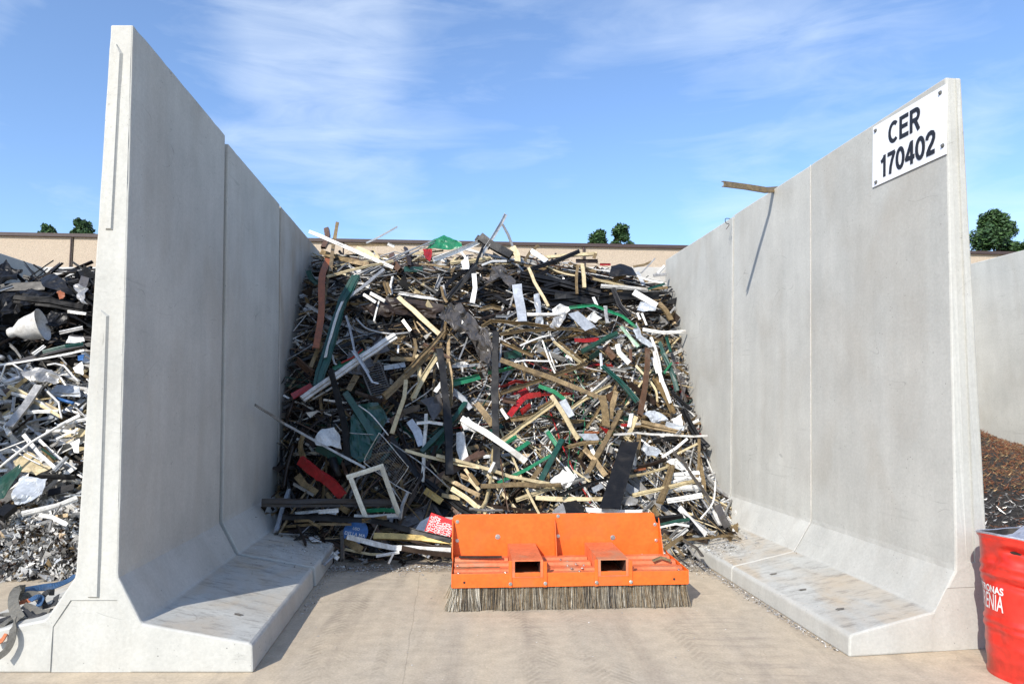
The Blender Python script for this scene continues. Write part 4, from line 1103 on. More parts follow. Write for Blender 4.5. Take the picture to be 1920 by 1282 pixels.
# crushed bits
for i in range(1500):
    x = rng.uniform(-2.9, 2.7); z = abs(rng.gauss(0, .5)) if rng.random() < .35 else rng.uniform(.0, 3.95 - max(0, x-.9)*.28); D = Dc(x, z)+rng.uniform(-.05, .35)
    x = min(max(x, xL(D, z)+.05), xR(D, z)-.05); x = min(x, .32*D) if z < .9 else x; z = max(z, base(x, D)+.02)
    c0 = Vector((x, D, z)); r_ = rng.uniform(.02, .075); mi = CORD.index(col_at(x, z))
    v = [bm.verts.new(c0+Vector((rng.gauss(0, 1), rng.gauss(0, 1), rng.gauss(0, 1)))*r_) for _ in range(4)]
    bm.faces.new((v[0], v[1], v[2])).material_index = mi; bm.faces.new((v[0], v[2], v[3])).material_index = mi
tag(link('scrap_heap', bm, MATS), 'tangled mass of small metal offcuts filling the middle bay', 'scrap heap', kind='stuff')
# packed core behind the tangle, coloured near black for the shade in gaps
core_m = mat('near_black_core', (.022, .02, .018), .7, .1, .6, 14, 1.0, .5, (.12, .1, .08))
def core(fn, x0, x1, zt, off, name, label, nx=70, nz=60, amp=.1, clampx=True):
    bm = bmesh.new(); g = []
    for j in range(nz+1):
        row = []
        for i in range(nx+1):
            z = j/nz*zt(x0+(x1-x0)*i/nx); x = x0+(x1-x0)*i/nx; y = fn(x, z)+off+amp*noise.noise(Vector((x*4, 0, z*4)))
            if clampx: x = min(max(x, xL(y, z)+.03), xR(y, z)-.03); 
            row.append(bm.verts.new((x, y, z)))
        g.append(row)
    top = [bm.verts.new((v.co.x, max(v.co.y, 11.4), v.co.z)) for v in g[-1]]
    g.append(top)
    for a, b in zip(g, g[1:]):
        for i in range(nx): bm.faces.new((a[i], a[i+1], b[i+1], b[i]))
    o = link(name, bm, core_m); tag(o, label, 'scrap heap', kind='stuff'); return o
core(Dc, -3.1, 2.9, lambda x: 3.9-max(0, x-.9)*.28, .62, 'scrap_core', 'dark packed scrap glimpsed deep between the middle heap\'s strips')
# extra single strips
cnt = len(SCRAP)
need = 300-cnt
def add_fill(n):
    k = 0
    while k < n:
        q_ = fill_strip(-.06-rng.random()*.1, .35, 1.0, .022, .055)
        if not q_: continue
        pts, w, c_ = q_
        px, py = proj(sum(pts, Vector())/len(pts))
        if py > 960 and 845 < px < 1240: continue
        add_scrap(pts, w, c_, rng.choice(KS[2:-1]), rng=rng, twist=.5); k += 1
add_fill(max(0, need+30))

# ------------------------------------------------------------------ left heap stuff
bm = bmesh.new()
for i in range(1500):
    x = rng.uniform(-7.4, -3.1); z = rng.uniform(.35, 3.7); D = Dl(x, z)+rng.uniform(-.02, .45)
    if x > -2.85+DX*(D-4.455): continue
    L = rng.uniform(.15, .8); a = rng.uniform(-.9, .9)
    d = Vector((math.cos(a)*L/2, rng.uniform(-.1, .1), math.sin(a)*L/2)); c0 = Vector((x, D, z))
    xm = -2.95+DX*(D-4.455)
    if x+abs(d.x) > xm: c0.x = xm-abs(d.x)
    tab = 'KKKKDKPKKKDK' if z > 2.2 else 'WSSWCSWKDLSTWS'
    sweep(bm, [c0-d, c0+d], rng.uniform(.012, .07), rng.choice(KS), (NRM+Vector((rng.gauss(0, .5), 0, rng.gauss(0, .5)))).normalized(), CORD.index(rng.choice(tab)), .02, .8, rng=rng)
for i in range(1500):
    x = rng.uniform(-7.4, -3.2); z = rng.uniform(.3, 3.6); D = Dl(x, z)+rng.uniform(-.02, .35); x = min(x, -3.0+DX*(D-4.455)); c0 = Vector((x, D, z)); r_ = rng.uniform(.03, .12)
    mi = CORD.index(rng.choice('KKKPDKKK' if z > 2.2 else 'WSLWSKC'))
    v = [bm.verts.new(c0+Vector((rng.gauss(0, 1), rng.gauss(0, .6), rng.gauss(0, .7)))*r_) for _ in range(4)]
    bm.faces.new((v[0], v[1], v[2])).material_index = mi; bm.faces.new((v[0], v[2], v[3])).material_index = mi
tag(link('mixed_scrap', bm, MATS), 'mixed black and silver scrap heaped in the left bay', 'scrap heap', kind='stuff')
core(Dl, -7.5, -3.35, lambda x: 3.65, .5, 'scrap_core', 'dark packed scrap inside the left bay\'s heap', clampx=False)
# shredded chips at its foot
bm = bmesh.new()
for i in range(12000):
    x = rng.uniform(-6.6, -3.0); t = rng.random(); y = 6.62+t*1.0+.1*noise.noise(Vector((x*1.5, 0, 0))); z = .02+.52*min(1, max(0, (y-6.68))/.8)**.8+.04*noise.noise(Vector((x*4, y*4, 0)))
    if x > -2.88+DX*(y-4.455) or z < .01: continue
    c0 = Vector((x, y, z+rng.uniform(0, .05))); r_ = rng.uniform(.010, .024)
    mi = CORD.index(rng.choice('WWSWLWWSTWWSS' if noise.noise(Vector((x*5, y*5, 2))) > -.12 else 'DTSKBSWSP')); r_ *= rng.choice((.7, 1, 1, 1.6))
    v = [bm.verts.new(c0+Vector((rng.gauss(0, 1), rng.gauss(0, 1), rng.gauss(0, 1)))*r_) for _ in range(4)]
    bm.faces.new((v[0], v[1], v[2])).material_index = mi; bm.faces.new((v[0], v[2], v[3])).material_index = mi
tag(link('shredded_chips', bm, MATS), 'pale shredded metal chips banked at the left heap\'s foot', 'metal chips', kind='stuff')
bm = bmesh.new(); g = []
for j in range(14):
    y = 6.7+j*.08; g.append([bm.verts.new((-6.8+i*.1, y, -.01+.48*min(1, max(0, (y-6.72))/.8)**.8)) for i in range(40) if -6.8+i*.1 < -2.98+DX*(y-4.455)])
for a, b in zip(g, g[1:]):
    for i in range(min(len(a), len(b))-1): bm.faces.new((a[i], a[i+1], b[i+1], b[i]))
tag(link('chip_bank', bm, core_m), 'dark layer beneath the pale shredded chips', 'metal chips', kind='stuff')  # near-black underlay showing between the chips

# ------------------------------------------------------------------ right bay shavings
rust = mat('rusty_shavings', (.19, .070, .028), .7, .2, .5, 20, .5, .3, (.05, .03, .02)); rust2 = mat('dark_shavings', (.045, .04, .036), .5, .4, .5, 20, .5, .2); gold = mat('straw_shavings', (.30, .20, .09), .5, .3, .4, 20, .3, .2)
def HS(x, y):
    v = (x-DX*(y-4.8))-3.3
    w = max(0, 1-(v/5.4)**1.2) if v > 0 else 1
    return max(0, min(2.3, (y-6.6)*.66))*(.34+.66*w)+.08*noise.noise(Vector((x*2, y*2, 0)))
bm = bmesh.new(); g = []
for j in range(50):
    y = 6.6+j*.099; g.append([bm.verts.new((3.6+i*.1, y, HS(3.6+i*.1, y)-.03)) for i in range(46) ])
for a, b in zip(g, g[1:]):
    for i in range(45):
        if a[i].co.x < xR(a[i].co.y, 1)+.30: continue
        if b[i+1].co.x > 8.83-.0953*b[i+1].co.y+.02: continue
        bm.faces.new((a[i], a[i+1], b[i+1], b[i])).material_index = 1
for i in range(16000):
    y = rng.uniform(6.65, 11.3); x = rng.uniform(max(3.7, .6*y), 8.0)
    if x > 8.83-.0953*y-.03: continue
    z = HS(x, y); c0 = Vector((x, y, z+rng.uniform(-.01, .03))); L = rng.uniform(.02, .07); d = Vector((rng.gauss(0, 1), rng.gauss(0, 1), rng.gauss(0, .6))).normalized()*L; s = d.orthogonal().normalized()*rng.uniform(.003, .008)
    hi = z+.25*noise.noise(Vector((x*1.5, y*1.5, 5))) > .62
    mi = rng.choice((0, 0, 0, 2, 1)) if hi else rng.choice((1, 1, 1, 3, 3, 0, 1))
    v = [bm.verts.new(p) for p in (c0-d, c0-s, c0+d*.7+Vector((0, 0, L*.3)), c0+s)]
    bm.faces.new(v).material_index = mi
tag(link('metal_shavings', bm, [rust, rust2, gold, M['S']]), 'rusty brown and dark shavings heaped in the right bay', 'metal shavings', kind='stuff')

# ------------------------------------------------------------------ glitter and crumbs on ground and slabs
bm = bmesh.new(); rng2 = random.Random(5)
def crumb(x, y, r):
    z = base(x, y) if -2.34 < x-DX*(y-4.455) and x-DX*(y-4.75) < 2.93 else base(x, y)
    c0 = Vector((x, y, z+.004)); mi = CORD.index(rng2.choice('WSSWSLSWSTK'))
    v = [bm.verts.new(c0+Vector((rng2.gauss(0, 1)*r, rng2.gauss(0, 1)*r, abs(rng2.gauss(0, .6))*r))) for _ in range(3)]
    bm.faces.new(v).material_index = mi
for i in range(2600):    # along the right slab
    y = 4.8+3.3*rng2.random()**.75; x = 2.235+DX*(y-4.715)-abs(rng2.gauss(0, .02+.05*(y-4.8)/3)); crumb(x, y, rng2.uniform(.003, .008))
for i in range(3800):    # toe of heap
    x = rng2.uniform(-1.9, 2.3); y = Dc(x, 0)-.02-abs(rng2.gauss(0, .17)); crumb(x, y, rng2.uniform(.004, .012))
for i in range(1500):    # right toe
    x = rng2.gauss(2.05, .28); y = rng2.gauss(7.55, .35); crumb(x, y, rng2.uniform(.004, .011))
for i in range(1600):    # left slab end
    x = rng2.gauss(-2.1, .16); y = rng2.gauss(7.15, .35); crumb(x, y, rng2.uniform(.003, .008))
for i in range(700):
    y = rng2.uniform(5.6, 7.4); x = -1.60+DX*(y-4.455)+abs(rng2.gauss(0, .05)); crumb(x, y, rng2.uniform(.003, .007))
for i in range(260):
    crumb(rng2.uniform(-1.6, 2.1), rng2.uniform(3.9, 7.2), rng2.uniform(.002, .006))
tag(link('metal_crumbs', bm, MATS), 'glittering metal crumbs scattered at the slab edges and heap\'s foot', 'metal crumbs', kind='stuff')

# ------------------------------------------------------------------ jutting bar over the right wall + wire
add_scrap([Vector((3.05, 7.62, 4.115)), at(1437, 356, 7.38), at(1400, 350, 7.18), at(1357, 344, 6.95)], .06, 'T', 'back', 'splintered tan bar jutting over the right divider against the sky', name='metal_channel', wob=.004)
wf = empty('bent_wire', (2.735, 8.5, 3.9)); bm = bmesh.new()
sweep(bm, [Vector((.05, .05, .12)), Vector((-.03, -.02, .10)), Vector((-.02, 0, .05)), Vector((.02, 0, .03)), Vector((-.02, 0, -.03))], .009, 'rod', NRM, 0, .001, 0, True)
link('wire', bm, M['D'], wf); tag(wf, 'bent dark wire on the right divider\'s top edge left of the tan bar', 'wire')

# ------------------------------------------------------------------ number board on the right wall
def ray_wall(px, py):
    # intersect with the right wall's inner face
    P0 = rface(.57, 4.9, off=0); P1 = rface(4.0, 4.9, off=0); P2 = rface(.57, 6.4, off=0)
    nn = (P1-P0).cross(P2-P0).normalized(); r = ray(px, py); o = Vector((0, 0, CH)); t = (P0-o).dot(nn)/r.dot(nn); return o+r*t, nn
A_, nn = ray_wall(1637, 240); B_, _ = ray_wall(1775, 160); C_, _ = ray_wall(1779, 287); D_, _ = ray_wall(1640, 352)
if nn.x > 0: nn = -nn
ex = ((B_-A_)+(C_-D_)).normalized(); ey = nn.cross(ex).normalized(); ctr = (A_+B_+C_+D_)/4
wB = ((B_-A_).length+(C_-D_).length)/2; hB = ((A_-D_).length+(B_-C_).length)/2
nb_ = empty('number_board', ctr)
def slab(cx, cy, w, h, z0, z1, m, name, parent):
    bm = bmesh.new(); vs = [bm.verts.new(ex*(cx+a*w/2)+ey*(cy+b*h/2)+nn*z) for z in (z0, z1) for a, b in ((-1, -1), (1, -1), (1, 1), (-1, 1))]
    for f in ((0, 1, 2, 3), (4, 5, 6, 7), (0, 1, 5, 4), (1, 2, 6, 5), (2, 3, 7, 6), (3, 0, 4, 7)): bm.faces.new([vs[i] for i in f])
    bmesh.ops.recalc_face_normals(bm, faces=bm.faces); return link(name, bm, m, parent)
slab(0, 0, wB, hB, .006, .011, mat('sign_white', (.80, .81, .84), .4, 0, .04, 5, 0, .05, rnd=0), 'plate', nb_)
def el(cx, cy, rx, ry, a0, a1, n=22): return [(cx+rx*math.cos(R(a0+(a1-a0)*i/n)), cy+ry*math.sin(R(a0+(a1-a0)*i/n))) for i in range(n+1)]
GL = {'C': (.72, [el(.37, .5, .28, .405, 48, 312)]), 'E': (.68, [[(.12, 0), (.12, 1)], [(.12, .91), (.62, .91)], [(.12, .51), (.58, .51)], [(.12, .09), (.64, .09)]]),
      'R': (.74, [[(.12, 0), (.12, 1)], [(.12, .91), (.40, .91)]+el(.40, .70, .18, .21, 90, -90, 10)+[(.12, .49)], [(.36, .47), (.60, .0)]]),
      '1': (.50, [[(.34, 0), (.34, 1)], [(.34, .90), (.22, .78), (.10, .72)]]), '7': (.60, [[(.05, .91), (.56, .91)], [(.53, .93), (.38, .62), (.28, .32), (.24, 0)]]),
      '0': (.62, [el(.31, .5, .21, .41, 0, 360, 28)]), '4': (.64, [[(.43, 0), (.43, 1)], [(.03, .29), (.62, .29)], [(.08, .27), (.40, .93)]]),
      '2': (.62, [[(.10, .68), (.12, .80), (.20, .89), (.32, .92), (.44, .88), (.50, .77), (.49, .65), (.40, .48), (.24, .30), (.14, .12)], [(.06, .09), (.56, .09)]])}
def stroke_text(s_, h, origin, th=.185):
    bm = bmesh.new(); Wt = sum(GL[c][0] for c in s_); x = -Wt/2; lay = 0
    for c in s_:
        for path in GL[c][1]:
            lay += 1; P = [Vector(p) for p in path]; n = len(P); L_s = []; closed = (P[0]-P[-1]).length < 1e-4
            for i, p in enumerate(P):
                a_, b_ = (P[i-1] if i else (P[-2] if closed else p)), (P[i+1] if i < n-1 else (P[1] if closed else p)); t = (b_-a_).normalized(); nrm_ = Vector((-t.y, t.x))*th/2
                L_s.append([bm.verts.new(origin+ex*((x+q.x)*h)+ey*((q.y-.5)*h)+nn*(.0022+.0003*lay)) for q in (p-nrm_, p+nrm_)])
            for q, r_ in zip(L_s, L_s[1:]): bm.faces.new((q[0], q[1], r_[1], r_[0]))
        x += GL[c][0]
    return link('lettering', bm, black_ink, nb_)
stroke_text('CER', hB*.355, ex*(-.03*wB)+ey*hB*.235+nn*.011)
stroke_text('170402', hB*.355, ex*(.0*wB)-ey*hB*.235+nn*.011)
for a, b in ((-.455, .42), (.43, .42), (.46, -.36), (-.44, -.44)):
    bm = bmesh.new(); cyl(bm, ex*a*wB+ey*b*hB+nn*.011, nn, .017, .003, 12); cyl(bm, ex*a*wB+ey*b*hB+nn*.014, nn, .010, .010, 6); link('bolt', bm, bolt_d, nb_)
tag(nb_, 'white board reading CER 170402 bolted high on the right wall', 'sign')

# ------------------------------------------------------------------ broom attachment
BR = empty('broom_attachment', (-.475, 5.70, 0), R(3.6)); ZO = .035
BR.location = (-.490, 5.73, 0)
BWd = 1.965
def part(name, fn, m=orange, bev=.004, smooth=False):
    bm = bmesh.new(); fn(bm); bmesh.ops.recalc_face_normals(bm, faces=bm.faces); o = link(name, bm, m, BR, smooth)
    if bev: md = o.modifiers.new('bevel', 'BEVEL'); md.width = bev; md.segments = 2; md.limit_method = 'ANGLE'
    return o
SH_ = -.03     # slight shear so the sides run with the bay
def deckf(bm):
    # corrugated deck: profile across depth, extruded along the width
    pr = [(0, .235), (.02, .245), (.10, .245), (.115, .262), (.17, .262), (.185, .245), (.29, .245), (.305, .270), (.375, .270), (.39, .248), (.47, .248), (.485, .272), (.56, .272), (.58, .25), (.66, .25), (.66, .235)]
    for a, b in ((.012, .488), (.76, 1.20), (1.49, BWd-.012)):
        prism(bm, pr, lambda p: Vector((a, p[0], p[1]+ZO)), lambda p: Vector((b, p[0], p[1]+ZO)))
part('deck', deckf, orange2)
part('deck_base', lambda bm: box(bm, .0, BWd, .006, .66, .215+ZO, .232+ZO), orange2)
part('front_lip', lambda bm: (box(bm, 0, .485, -.006, 0, .145+ZO, .258+ZO), box(bm, .4865, .755, -.008, -.002, .145+ZO, .262+ZO), box(bm, .7565, 1.195, -.006, 0, .145+ZO, .258+ZO), box(bm, 1.1965, 1.485, -.008, -.002, .145+ZO, .262+ZO), box(bm, 1.4865, BWd, -.006, 0, .145+ZO, .258+ZO)), orange)
def backp(bm):
    pr = [(-.02, .27), (BWd-.055, .27), (BWd-.055, .56), (BWd-.085, .575), (BWd-.10, .65), (BWd-.12, .665), (.03, .665), (-.005, .65), (-.02, .615)]
    prism(bm, pr, lambda p: Vector((p[0], .655, p[1])), lambda p: Vector((p[0], .663, p[1])))
part('back_plate', backp, orange)
def gus(x, w=.006):
    def f(bm):
        pr = [(.652, .62), (.652, .28), (.50, .28), (.50, .305), (.628, .60)]
        prism(bm, pr, lambda p: Vector((x, p[0], p[1])), lambda p: Vector((x+w, p[0], p[1])))
    return f
for x in (-.012, .925, BWd-.065): part('gusset', gus(x), orange, .002)
for x in (-.006, BWd): part('side_plate', lambda bm, x=x: prism(bm, [(-.004, .15+ZO), (.66, .15+ZO), (.66, .29+ZO), (.60, .275+ZO), (-.004, .262+ZO)], lambda p: Vector((x, p[0], p[1])), lambda p: Vector((x+.006, p[0], p[1]))), orange, .002)
dark_in = mat('pocket_inside', (.10, .04, .025), .8, 0, .4, 12, .2, .4, rnd=0)  # pocket insides coloured darker than the deck
for x0 in (.492, 1.205):
    def tun(bm, x0=x0):
        W_, y0, y1, z0, z1, t = .255, -.012, .652, .258, .398, .010
        o = [(x0, z0), (x0+W_, z0), (x0+W_, z1), (x0, z1)]; i = [(x0+.022, z0+.006), (x0+W_-.022, z0+.006), (x0+W_-.022, z1-t), (x0+.022, z1-t)]
        vo = [[bm.verts.new((a, y, b)) for a, b in o] for y in (y0, y1)]; vi = [[bm.verts.new((a, y, b)) for a, b in i] for y in (y0, y1-.02)]
        for k in range(4):
            j = (k+1) % 4
            bm.faces.new((vo[0][k], vo[0][j], vo[1][j], vo[1][k])); bm.faces.new((vo[0][k], vi[0][k], vi[0][j], vo[0][j])); bm.faces.new((vi[0][k], vi[1][k], vi[1][j], vi[0][j])).material_index = 1
        bm.faces.new(vo[1]); bm.faces.new(vi[1]).material_index = 1
    o = part('fork_pocket', tun, orange2, .0); o.data.materials.append(dark_in)
    part('pocket_flange', lambda bm, x0=x0: box(bm, x0-.03, x0-.002, -.016, -.01, .18, .395), orange, .002); part('pocket_flange', lambda bm, x0=x0: box(bm, x0+.257, x0+.287, -.016, -.01, .18, .385), orange, .002)
def bolt(x, y, z, ax, r=.011):
    bm = bmesh.new(); cyl(bm, (x, y, z), ax, r*1.5, .002, 12); cyl(bm, Vector((x, y, z))+Vector(ax)*.002, ax, r, .010, 6); link('bolt', bm, steel, BR)
for x, z in ((.03, .60), (.03, .43), (.96, .64), (.96, .46), (1.87, .555), (1.88, .41)): bolt(x, .655, z, (0, -1, 0))
for x, z in ((.40, .46), (1.47, .44)): bolt(x, .655, z, (0, -1, 0), .016)
for x in (.477, .764, 1.19, 1.477): bolt(x, -.016, .21, (0, -1, 0), .010)
for x in (.05, .44, 1.06, 1.20, BWd-.06): bolt(x, .06, .282, (0, 0, 1), .009)
for x, y in ((.04, .5), (.43, .5), (1.0, .34), (.95, .42), (1.06, .25), (.98, .20), (1.12, .2), (1.0, .10), (1.09, .10), (1.9, .42), (1.72, .56), (.04, .25)): bolt(x, y, .297, (0, 0, 1), .009)
for x in (.10, BWd-.12):
    bm = bmesh.new(); cyl(bm, (x, -.0066, .225), (0, -1, 0), .010, .001, 12); link('drain_hole', bm, black_ink, BR)
# bristles
brm = [mat('grey_bristle', (.33, .29, .22), .6, 0, .4, 30, 0, .2, rnd=0), mat('brown_bristle', (.26, .19, .11), .6, 0, .4, 30, 0, .2, rnd=0), mat('pale_bristle', (.62, .58, .49), .6, 0, .2, 30, 0, .1, rnd=0), mat('dark_bristle', (.07, .06, .05), .6, 0, .3, 30, 0, .1, rnd=0)]
bm = bmesh.new(); rb = random.Random(3)
def strand(x, y, dx, dy, mi, r, z0=.003, zt=.235):
    a = Vector((x, y, zt)); b = Vector((x+dx*.35, y+dy*.35, zt*.5)); c = Vector((x+dx, y+dy, z0))
    s = Vector((r, 0, 0)); u = Vector((0, -r, 0)); rg = []
    for p in (a, b, c): rg.append([bm.verts.new(p+q) for q in (s, u, -s)])
    for g1, g2 in zip(rg, rg[1:]):
        for k in range(3): bm.faces.new((g1[k], g1[(k+1) % 3], g2[(k+1) % 3], g2[k])).material_index = mi
for i in range(15000):
    row = rb.choice((0, 0, 0, 0, 0, 0, 0, 1, 1, 2, 3)); y = max(.018, (.045, .20, .38, .60)[row]+rb.gauss(0, .014))
    x = rb.uniform(.012, BWd-.02); cl = noise.noise(Vector((x*14, row*3, 0)))
    mi = rb.choice((0, 0, 0, 1, 1, 3)) if cl > -.25 else rb.choice((0, 1, 3, 3))
    if x < .32 and rb.random() < .35*max(0, math.sin(x*38)): mi = 2
    if rb.random() < .03: mi = 2
    fl = -.06*max(0, 1-x/.12)**1.3+.04*max(0, 1-(BWd-x)/.06)
    dx = fl*rb.uniform(.4, 1.3)+.035*noise.noise(Vector((x*9, row, 4)))+rb.gauss(0, .011)
    dy = -.03+rb.gauss(0, .014)+.03*noise.noise(Vector((x*5, row, 9)))
    z0 = .002+abs(rb.gauss(0, .006))
    strand(x, y, dx, dy, mi, rb.uniform(.0011, .0026), z0)
for side, x0 in ((-1, .01), (1, BWd-.015)):
    for i in range(900):
        y = rb.uniform(.02, .62); strand(x0, y, side*rb.uniform(.0, .055 if side < 0 else .03), rb.gauss(-.01, .03), rb.choice((0, 1, 3, 0, 2)), rb.uniform(.001, .0022))
bo = link('bristles', bm, brm, BR); bo['kind'] = 'stuff'
bm = bmesh.new(); box(bm, .04, BWd-.04, .075, .6, .03, .248); link('brush_core', bm, brm[3], BR)
tag(BR, 'orange sweeper broom attachment with wire bristles in front of the heap', 'broom')
# debris on the deck
def on_deck(x, y, z): return BR.matrix_world @ Vector((x, y, z))
bpy.context.view_layer.update()
bm = bmesh.new(); sweep(bm, [Vector((0, 0, 0)), Vector((.38, -.015, .0))], .028, 'box', Vector((0, 0, 1)), 0, .001, .02); o = link('wood_batten', bm, M['D']); o.location = on_deck(.05, .475, .325); o.rotation_euler = (0, 0, R(2)); tag(o, 'dark thin batten resting on the broom\'s deck at left', 'batten')
bm = bmesh.new(); sweep(bm, [Vector((0, 0, 0)), Vector((.07, .02, .03)), Vector((.16, .0, .0))], .03, 'flat', Vector((0, -.5, 1)), 0, .01, .3); o = link('bark_chip', bm, M['T']); o.location = on_deck(1.74, .27, .31); tag(o, 'curled tan chip on the right end of the broom\'s deck', 'chip')
for (x0, x1, y0, y1, lb) in ((.03, .40, .19, .27, 'tan dust'), (1.58, 1.84, .41, .45, 'dust')):
    bm = bmesh.new(); n_ = 26; top = []; 
    up_ = [bm.verts.new((x0+(x1-x0)*i/n_, y1+rb.gauss(0, .006), .2845)) for i in range(n_+1)]; lo = [bm.verts.new((x0+(x1-x0)*i/n_, y0+rb.gauss(0, .006), .2845)) for i in range(n_+1)]
    for i in range(n_): bm.faces.new((lo[i], lo[i+1], up_[i+1], up_[i]))
    link('dust_patch', bm, M['T'], BR)

# ------------------------------------------------------------------ red drum
dr = empty('oil_drum', (3.30, 4.40, 0)); redm = mat('drum_red', (.66, .032, .018), .36, 0, .2, 5, .06, .5, (.22, .035, .02), rnd=0, coat=.15)
scr = mat('bare_metal_rim', (.55, .56, .62), .4, .6, .2, 20, .1, .2, rnd=0)
def drum_r(a, z):
    r = .288
    for zc, am, wd in ((.30, .011, .018), (.345, .010, .016), (.64, .011, .018), (.60, .010, .016), (.885, .012, .01), (.005, .008, .012), (.12, .004, .02), (.20, .004, .02), (.70, .006, .015)): r += am*math.exp(-((z-zc)/wd)**2)
    r += .012*max(0, z-.5)
    r += .012*noise.noise(Vector((math.cos(a)*1.6, math.sin(a)*1.6, z*3)))+.012*noise.noise(Vector((math.cos(a)*3, math.sin(a)*3, z*6+4)))*min(1, max(0, (z-.4)*4))
    # dents on the side towards the camera
    for a0, z0, dep, wa, wz in ((3.15, .74, .045, .22, .06), (3.62, .79, .055, .28, .035), (4.10, .775, .060, .30, .040), (3.3, .60, .022, .5, .022), (4.0, .585, .030, .6, .016), (3.75, .69, -.012, .5, .02), (3.2, .28, .02, .2, .06), (4.2, .36, .012, .3, .10), (4.7, .70, .03, .5, .04)):
        da = (a-a0+math.pi) % (2*math.pi)-math.pi; r -= dep*math.exp(-(da/wa)**2-((z-z0)/wz)**2)
    return r
bm = bmesh.new(); na_, nz_ = 96, 90; g = []
for j in range(nz_+1):
    row = []
    for i in range(na_):
        a = 2*math.pi*i/na_; zt = .85+.02*math.sin(a*2+1)+.035*math.exp(-((a-4.9)/.35)**2)*1.0; z = zt*j/nz_; r = drum_r(a, z/zt*.89); row.append(bm.verts.new((r*math.cos(a), r*math.sin(a), z)))
    g.append(row)
for a, b in zip(g, g[1:]):
    for i in range(na_): bm.faces.new((a[i], a[(i+1) % na_], b[(i+1) % na_], b[i]))
bt = [bm.verts.new((v.co.x*.98, v.co.y*.98, .004)) for v in g[0]]; bm.faces.new(bt[::-1])
top = [v.co.copy() for v in g[-1]]
link('body', bm, redm, dr, True)
bm = bmesh.new(); rings = []
for dr_, dz in ((1.0, .0), (1.012, .006), (1.0, .014), (.975, .010), (.955, -.02), (.80, -.07), (.72, -.25)):
    rings.append([bm.verts.new((v.x*dr_, v.y*dr_, v.z+dz)) for v in top])
for q_i, (a, b) in enumerate(zip(rings, rings[1:])):
    for i in range(na_): bm.faces.new((a[i], a[(i+1) % na_], b[(i+1) % na_], b[i])).material_index = int(q_i >= 3)
link('rim', bm, [scr, core_m], dr, True)  # inner rings below the rim coloured near black
bm = bmesh.new(); bm.faces.new([bm.verts.new((.2*math.cos(k/20*math.pi), .2*math.sin(k/20*math.pi), .63)) for k in range(40)]); link('contents', bm, core_m, dr)
# crushed lid flap
bm = bmesh.new(); g = []
for j in range(9):
    g.append([bm.verts.new((-.15+.04*i, -.02+.022*j+.02*noise.noise(Vector((i*.5, j*.5, 0))), .83+.06*math.exp(-((i-5.5)/2.2)**2)+.02*noise.noise(Vector((i*.7, j*.7, 3))))) for i in range(9)])
for a, b in zip(g, g[1:]):
    for i in range(8): bm.faces.new((a[i], a[i+1], b[i+1], b[i]))
link('crushed_lid', bm, scr, dr, True)
def drum_text(s, size, a_end, zc, shear=0, xs=1, bold=.02):
    bm = text_mesh(s, size, bold=bold, xs=xs, shear=shear, align='RIGHT')
    bmesh.ops.subdivide_edges(bm, edges=[e for e in bm.edges if e.calc_length() > .02], cuts=2)
    bmesh.ops.triangulate(bm, faces=bm.faces[:])
    for v in bm.verts:
        a = a_end+v.co.x/.29; z = zc+v.co.y; zt = .85+.02*math.sin(a*2+1); r = drum_r(a % (2*math.pi), z/zt*.89)+.0025; v.co = (r*math.cos(a), r*math.sin(a), z)
    return link('lettering', bm, white_ink, dr)
drum_text('PETRONAS', .060, 3.42, .525, bold=.03, xs=.86)
drum_text('URENIA', .140, 3.40, .445, shear=.15, xs=.50, bold=.008)
tag(dr, 'dented red oil drum with white lettering at the right wall\'s end', 'oil drum')

# ------------------------------------------------------------------ lifting straps on the left slab
sg = mat('grey_webbing', (.12, .115, .10), .85, 0, .3, 40, .4, .3, (.2, .17, .13)); sb_ = mat('blue_webbing', (.035, .10, .22), .8, 0, .3, 40, .4, .3, (.12, .12, .12)); sk = mat('dark_webbing', (.035, .037, .04), .85, 0, .3, 40, .4, .3, (.1, .09, .08)); so = mat('orange_webbing', (.42, .13, .05), .8, 0, .3, 40, .4, .3)
def strap(pts, w, m, label, nrm=(0, -.7, .7)):
    ox, oy, s = TILES['G']; P = [at(ox+a/s, oy+b/s, D) for a, b, D in pts]
    for p in P:
        u = p.x-DX*(p.y-4.455)
        hs_ = 0 if p.y < 4.45 else (.19+min(1, max(0, (u+3.66)/.7))*.12)
        p.z = max(p.z, hs_+.012)
    D = sum(p.y for p in P)/len(P); c = sum(P, Vector())/len(P); c.z = min(p.z for p in P)
    bm = bmesh.new(); sweep(bm, [p-c for p in P], 1.2*w/s*D/1280, 'flat', Vector(nrm).normalized(), 0, 0, .5, True)
    bmesh.ops.recalc_face_normals(bm, faces=bm.faces); o = link('webbing_strap', bm, m, None, False); o.location = c; tag(o, label, 'strap', 'lifting straps piled on the left slab'); return o
strap([(790, 150, 5.3), (700, 215, 5.2), (560, 265, 5.1), (430, 285, 5.05), (250, 312, 4.95)], 62, sb_, 'long blue webbing strap lying on top of the strap tangle', (0, -.9, .5))
strap([(250, 300, 4.95), (170, 320, 4.85), (140, 420, 4.75), (160, 520, 4.66), (215, 620, 4.58)], 82, sg, 'thick grey strap folded down at the tangle\'s left', (.3, -1, .2))
strap([(190, 400, 4.85), (290, 360, 4.9), (380, 370, 4.9), (440, 430, 4.85)], 66, sg, 'grey strap loop beneath the long blue strap', (0, -1, .4))
strap([(240, 470, 4.72), (330, 500, 4.72), (420, 560, 4.68), (510, 600, 4.66)], 62, sg, 'grey strap end twisted across the slab\'s slope', (0, -.8, .6))
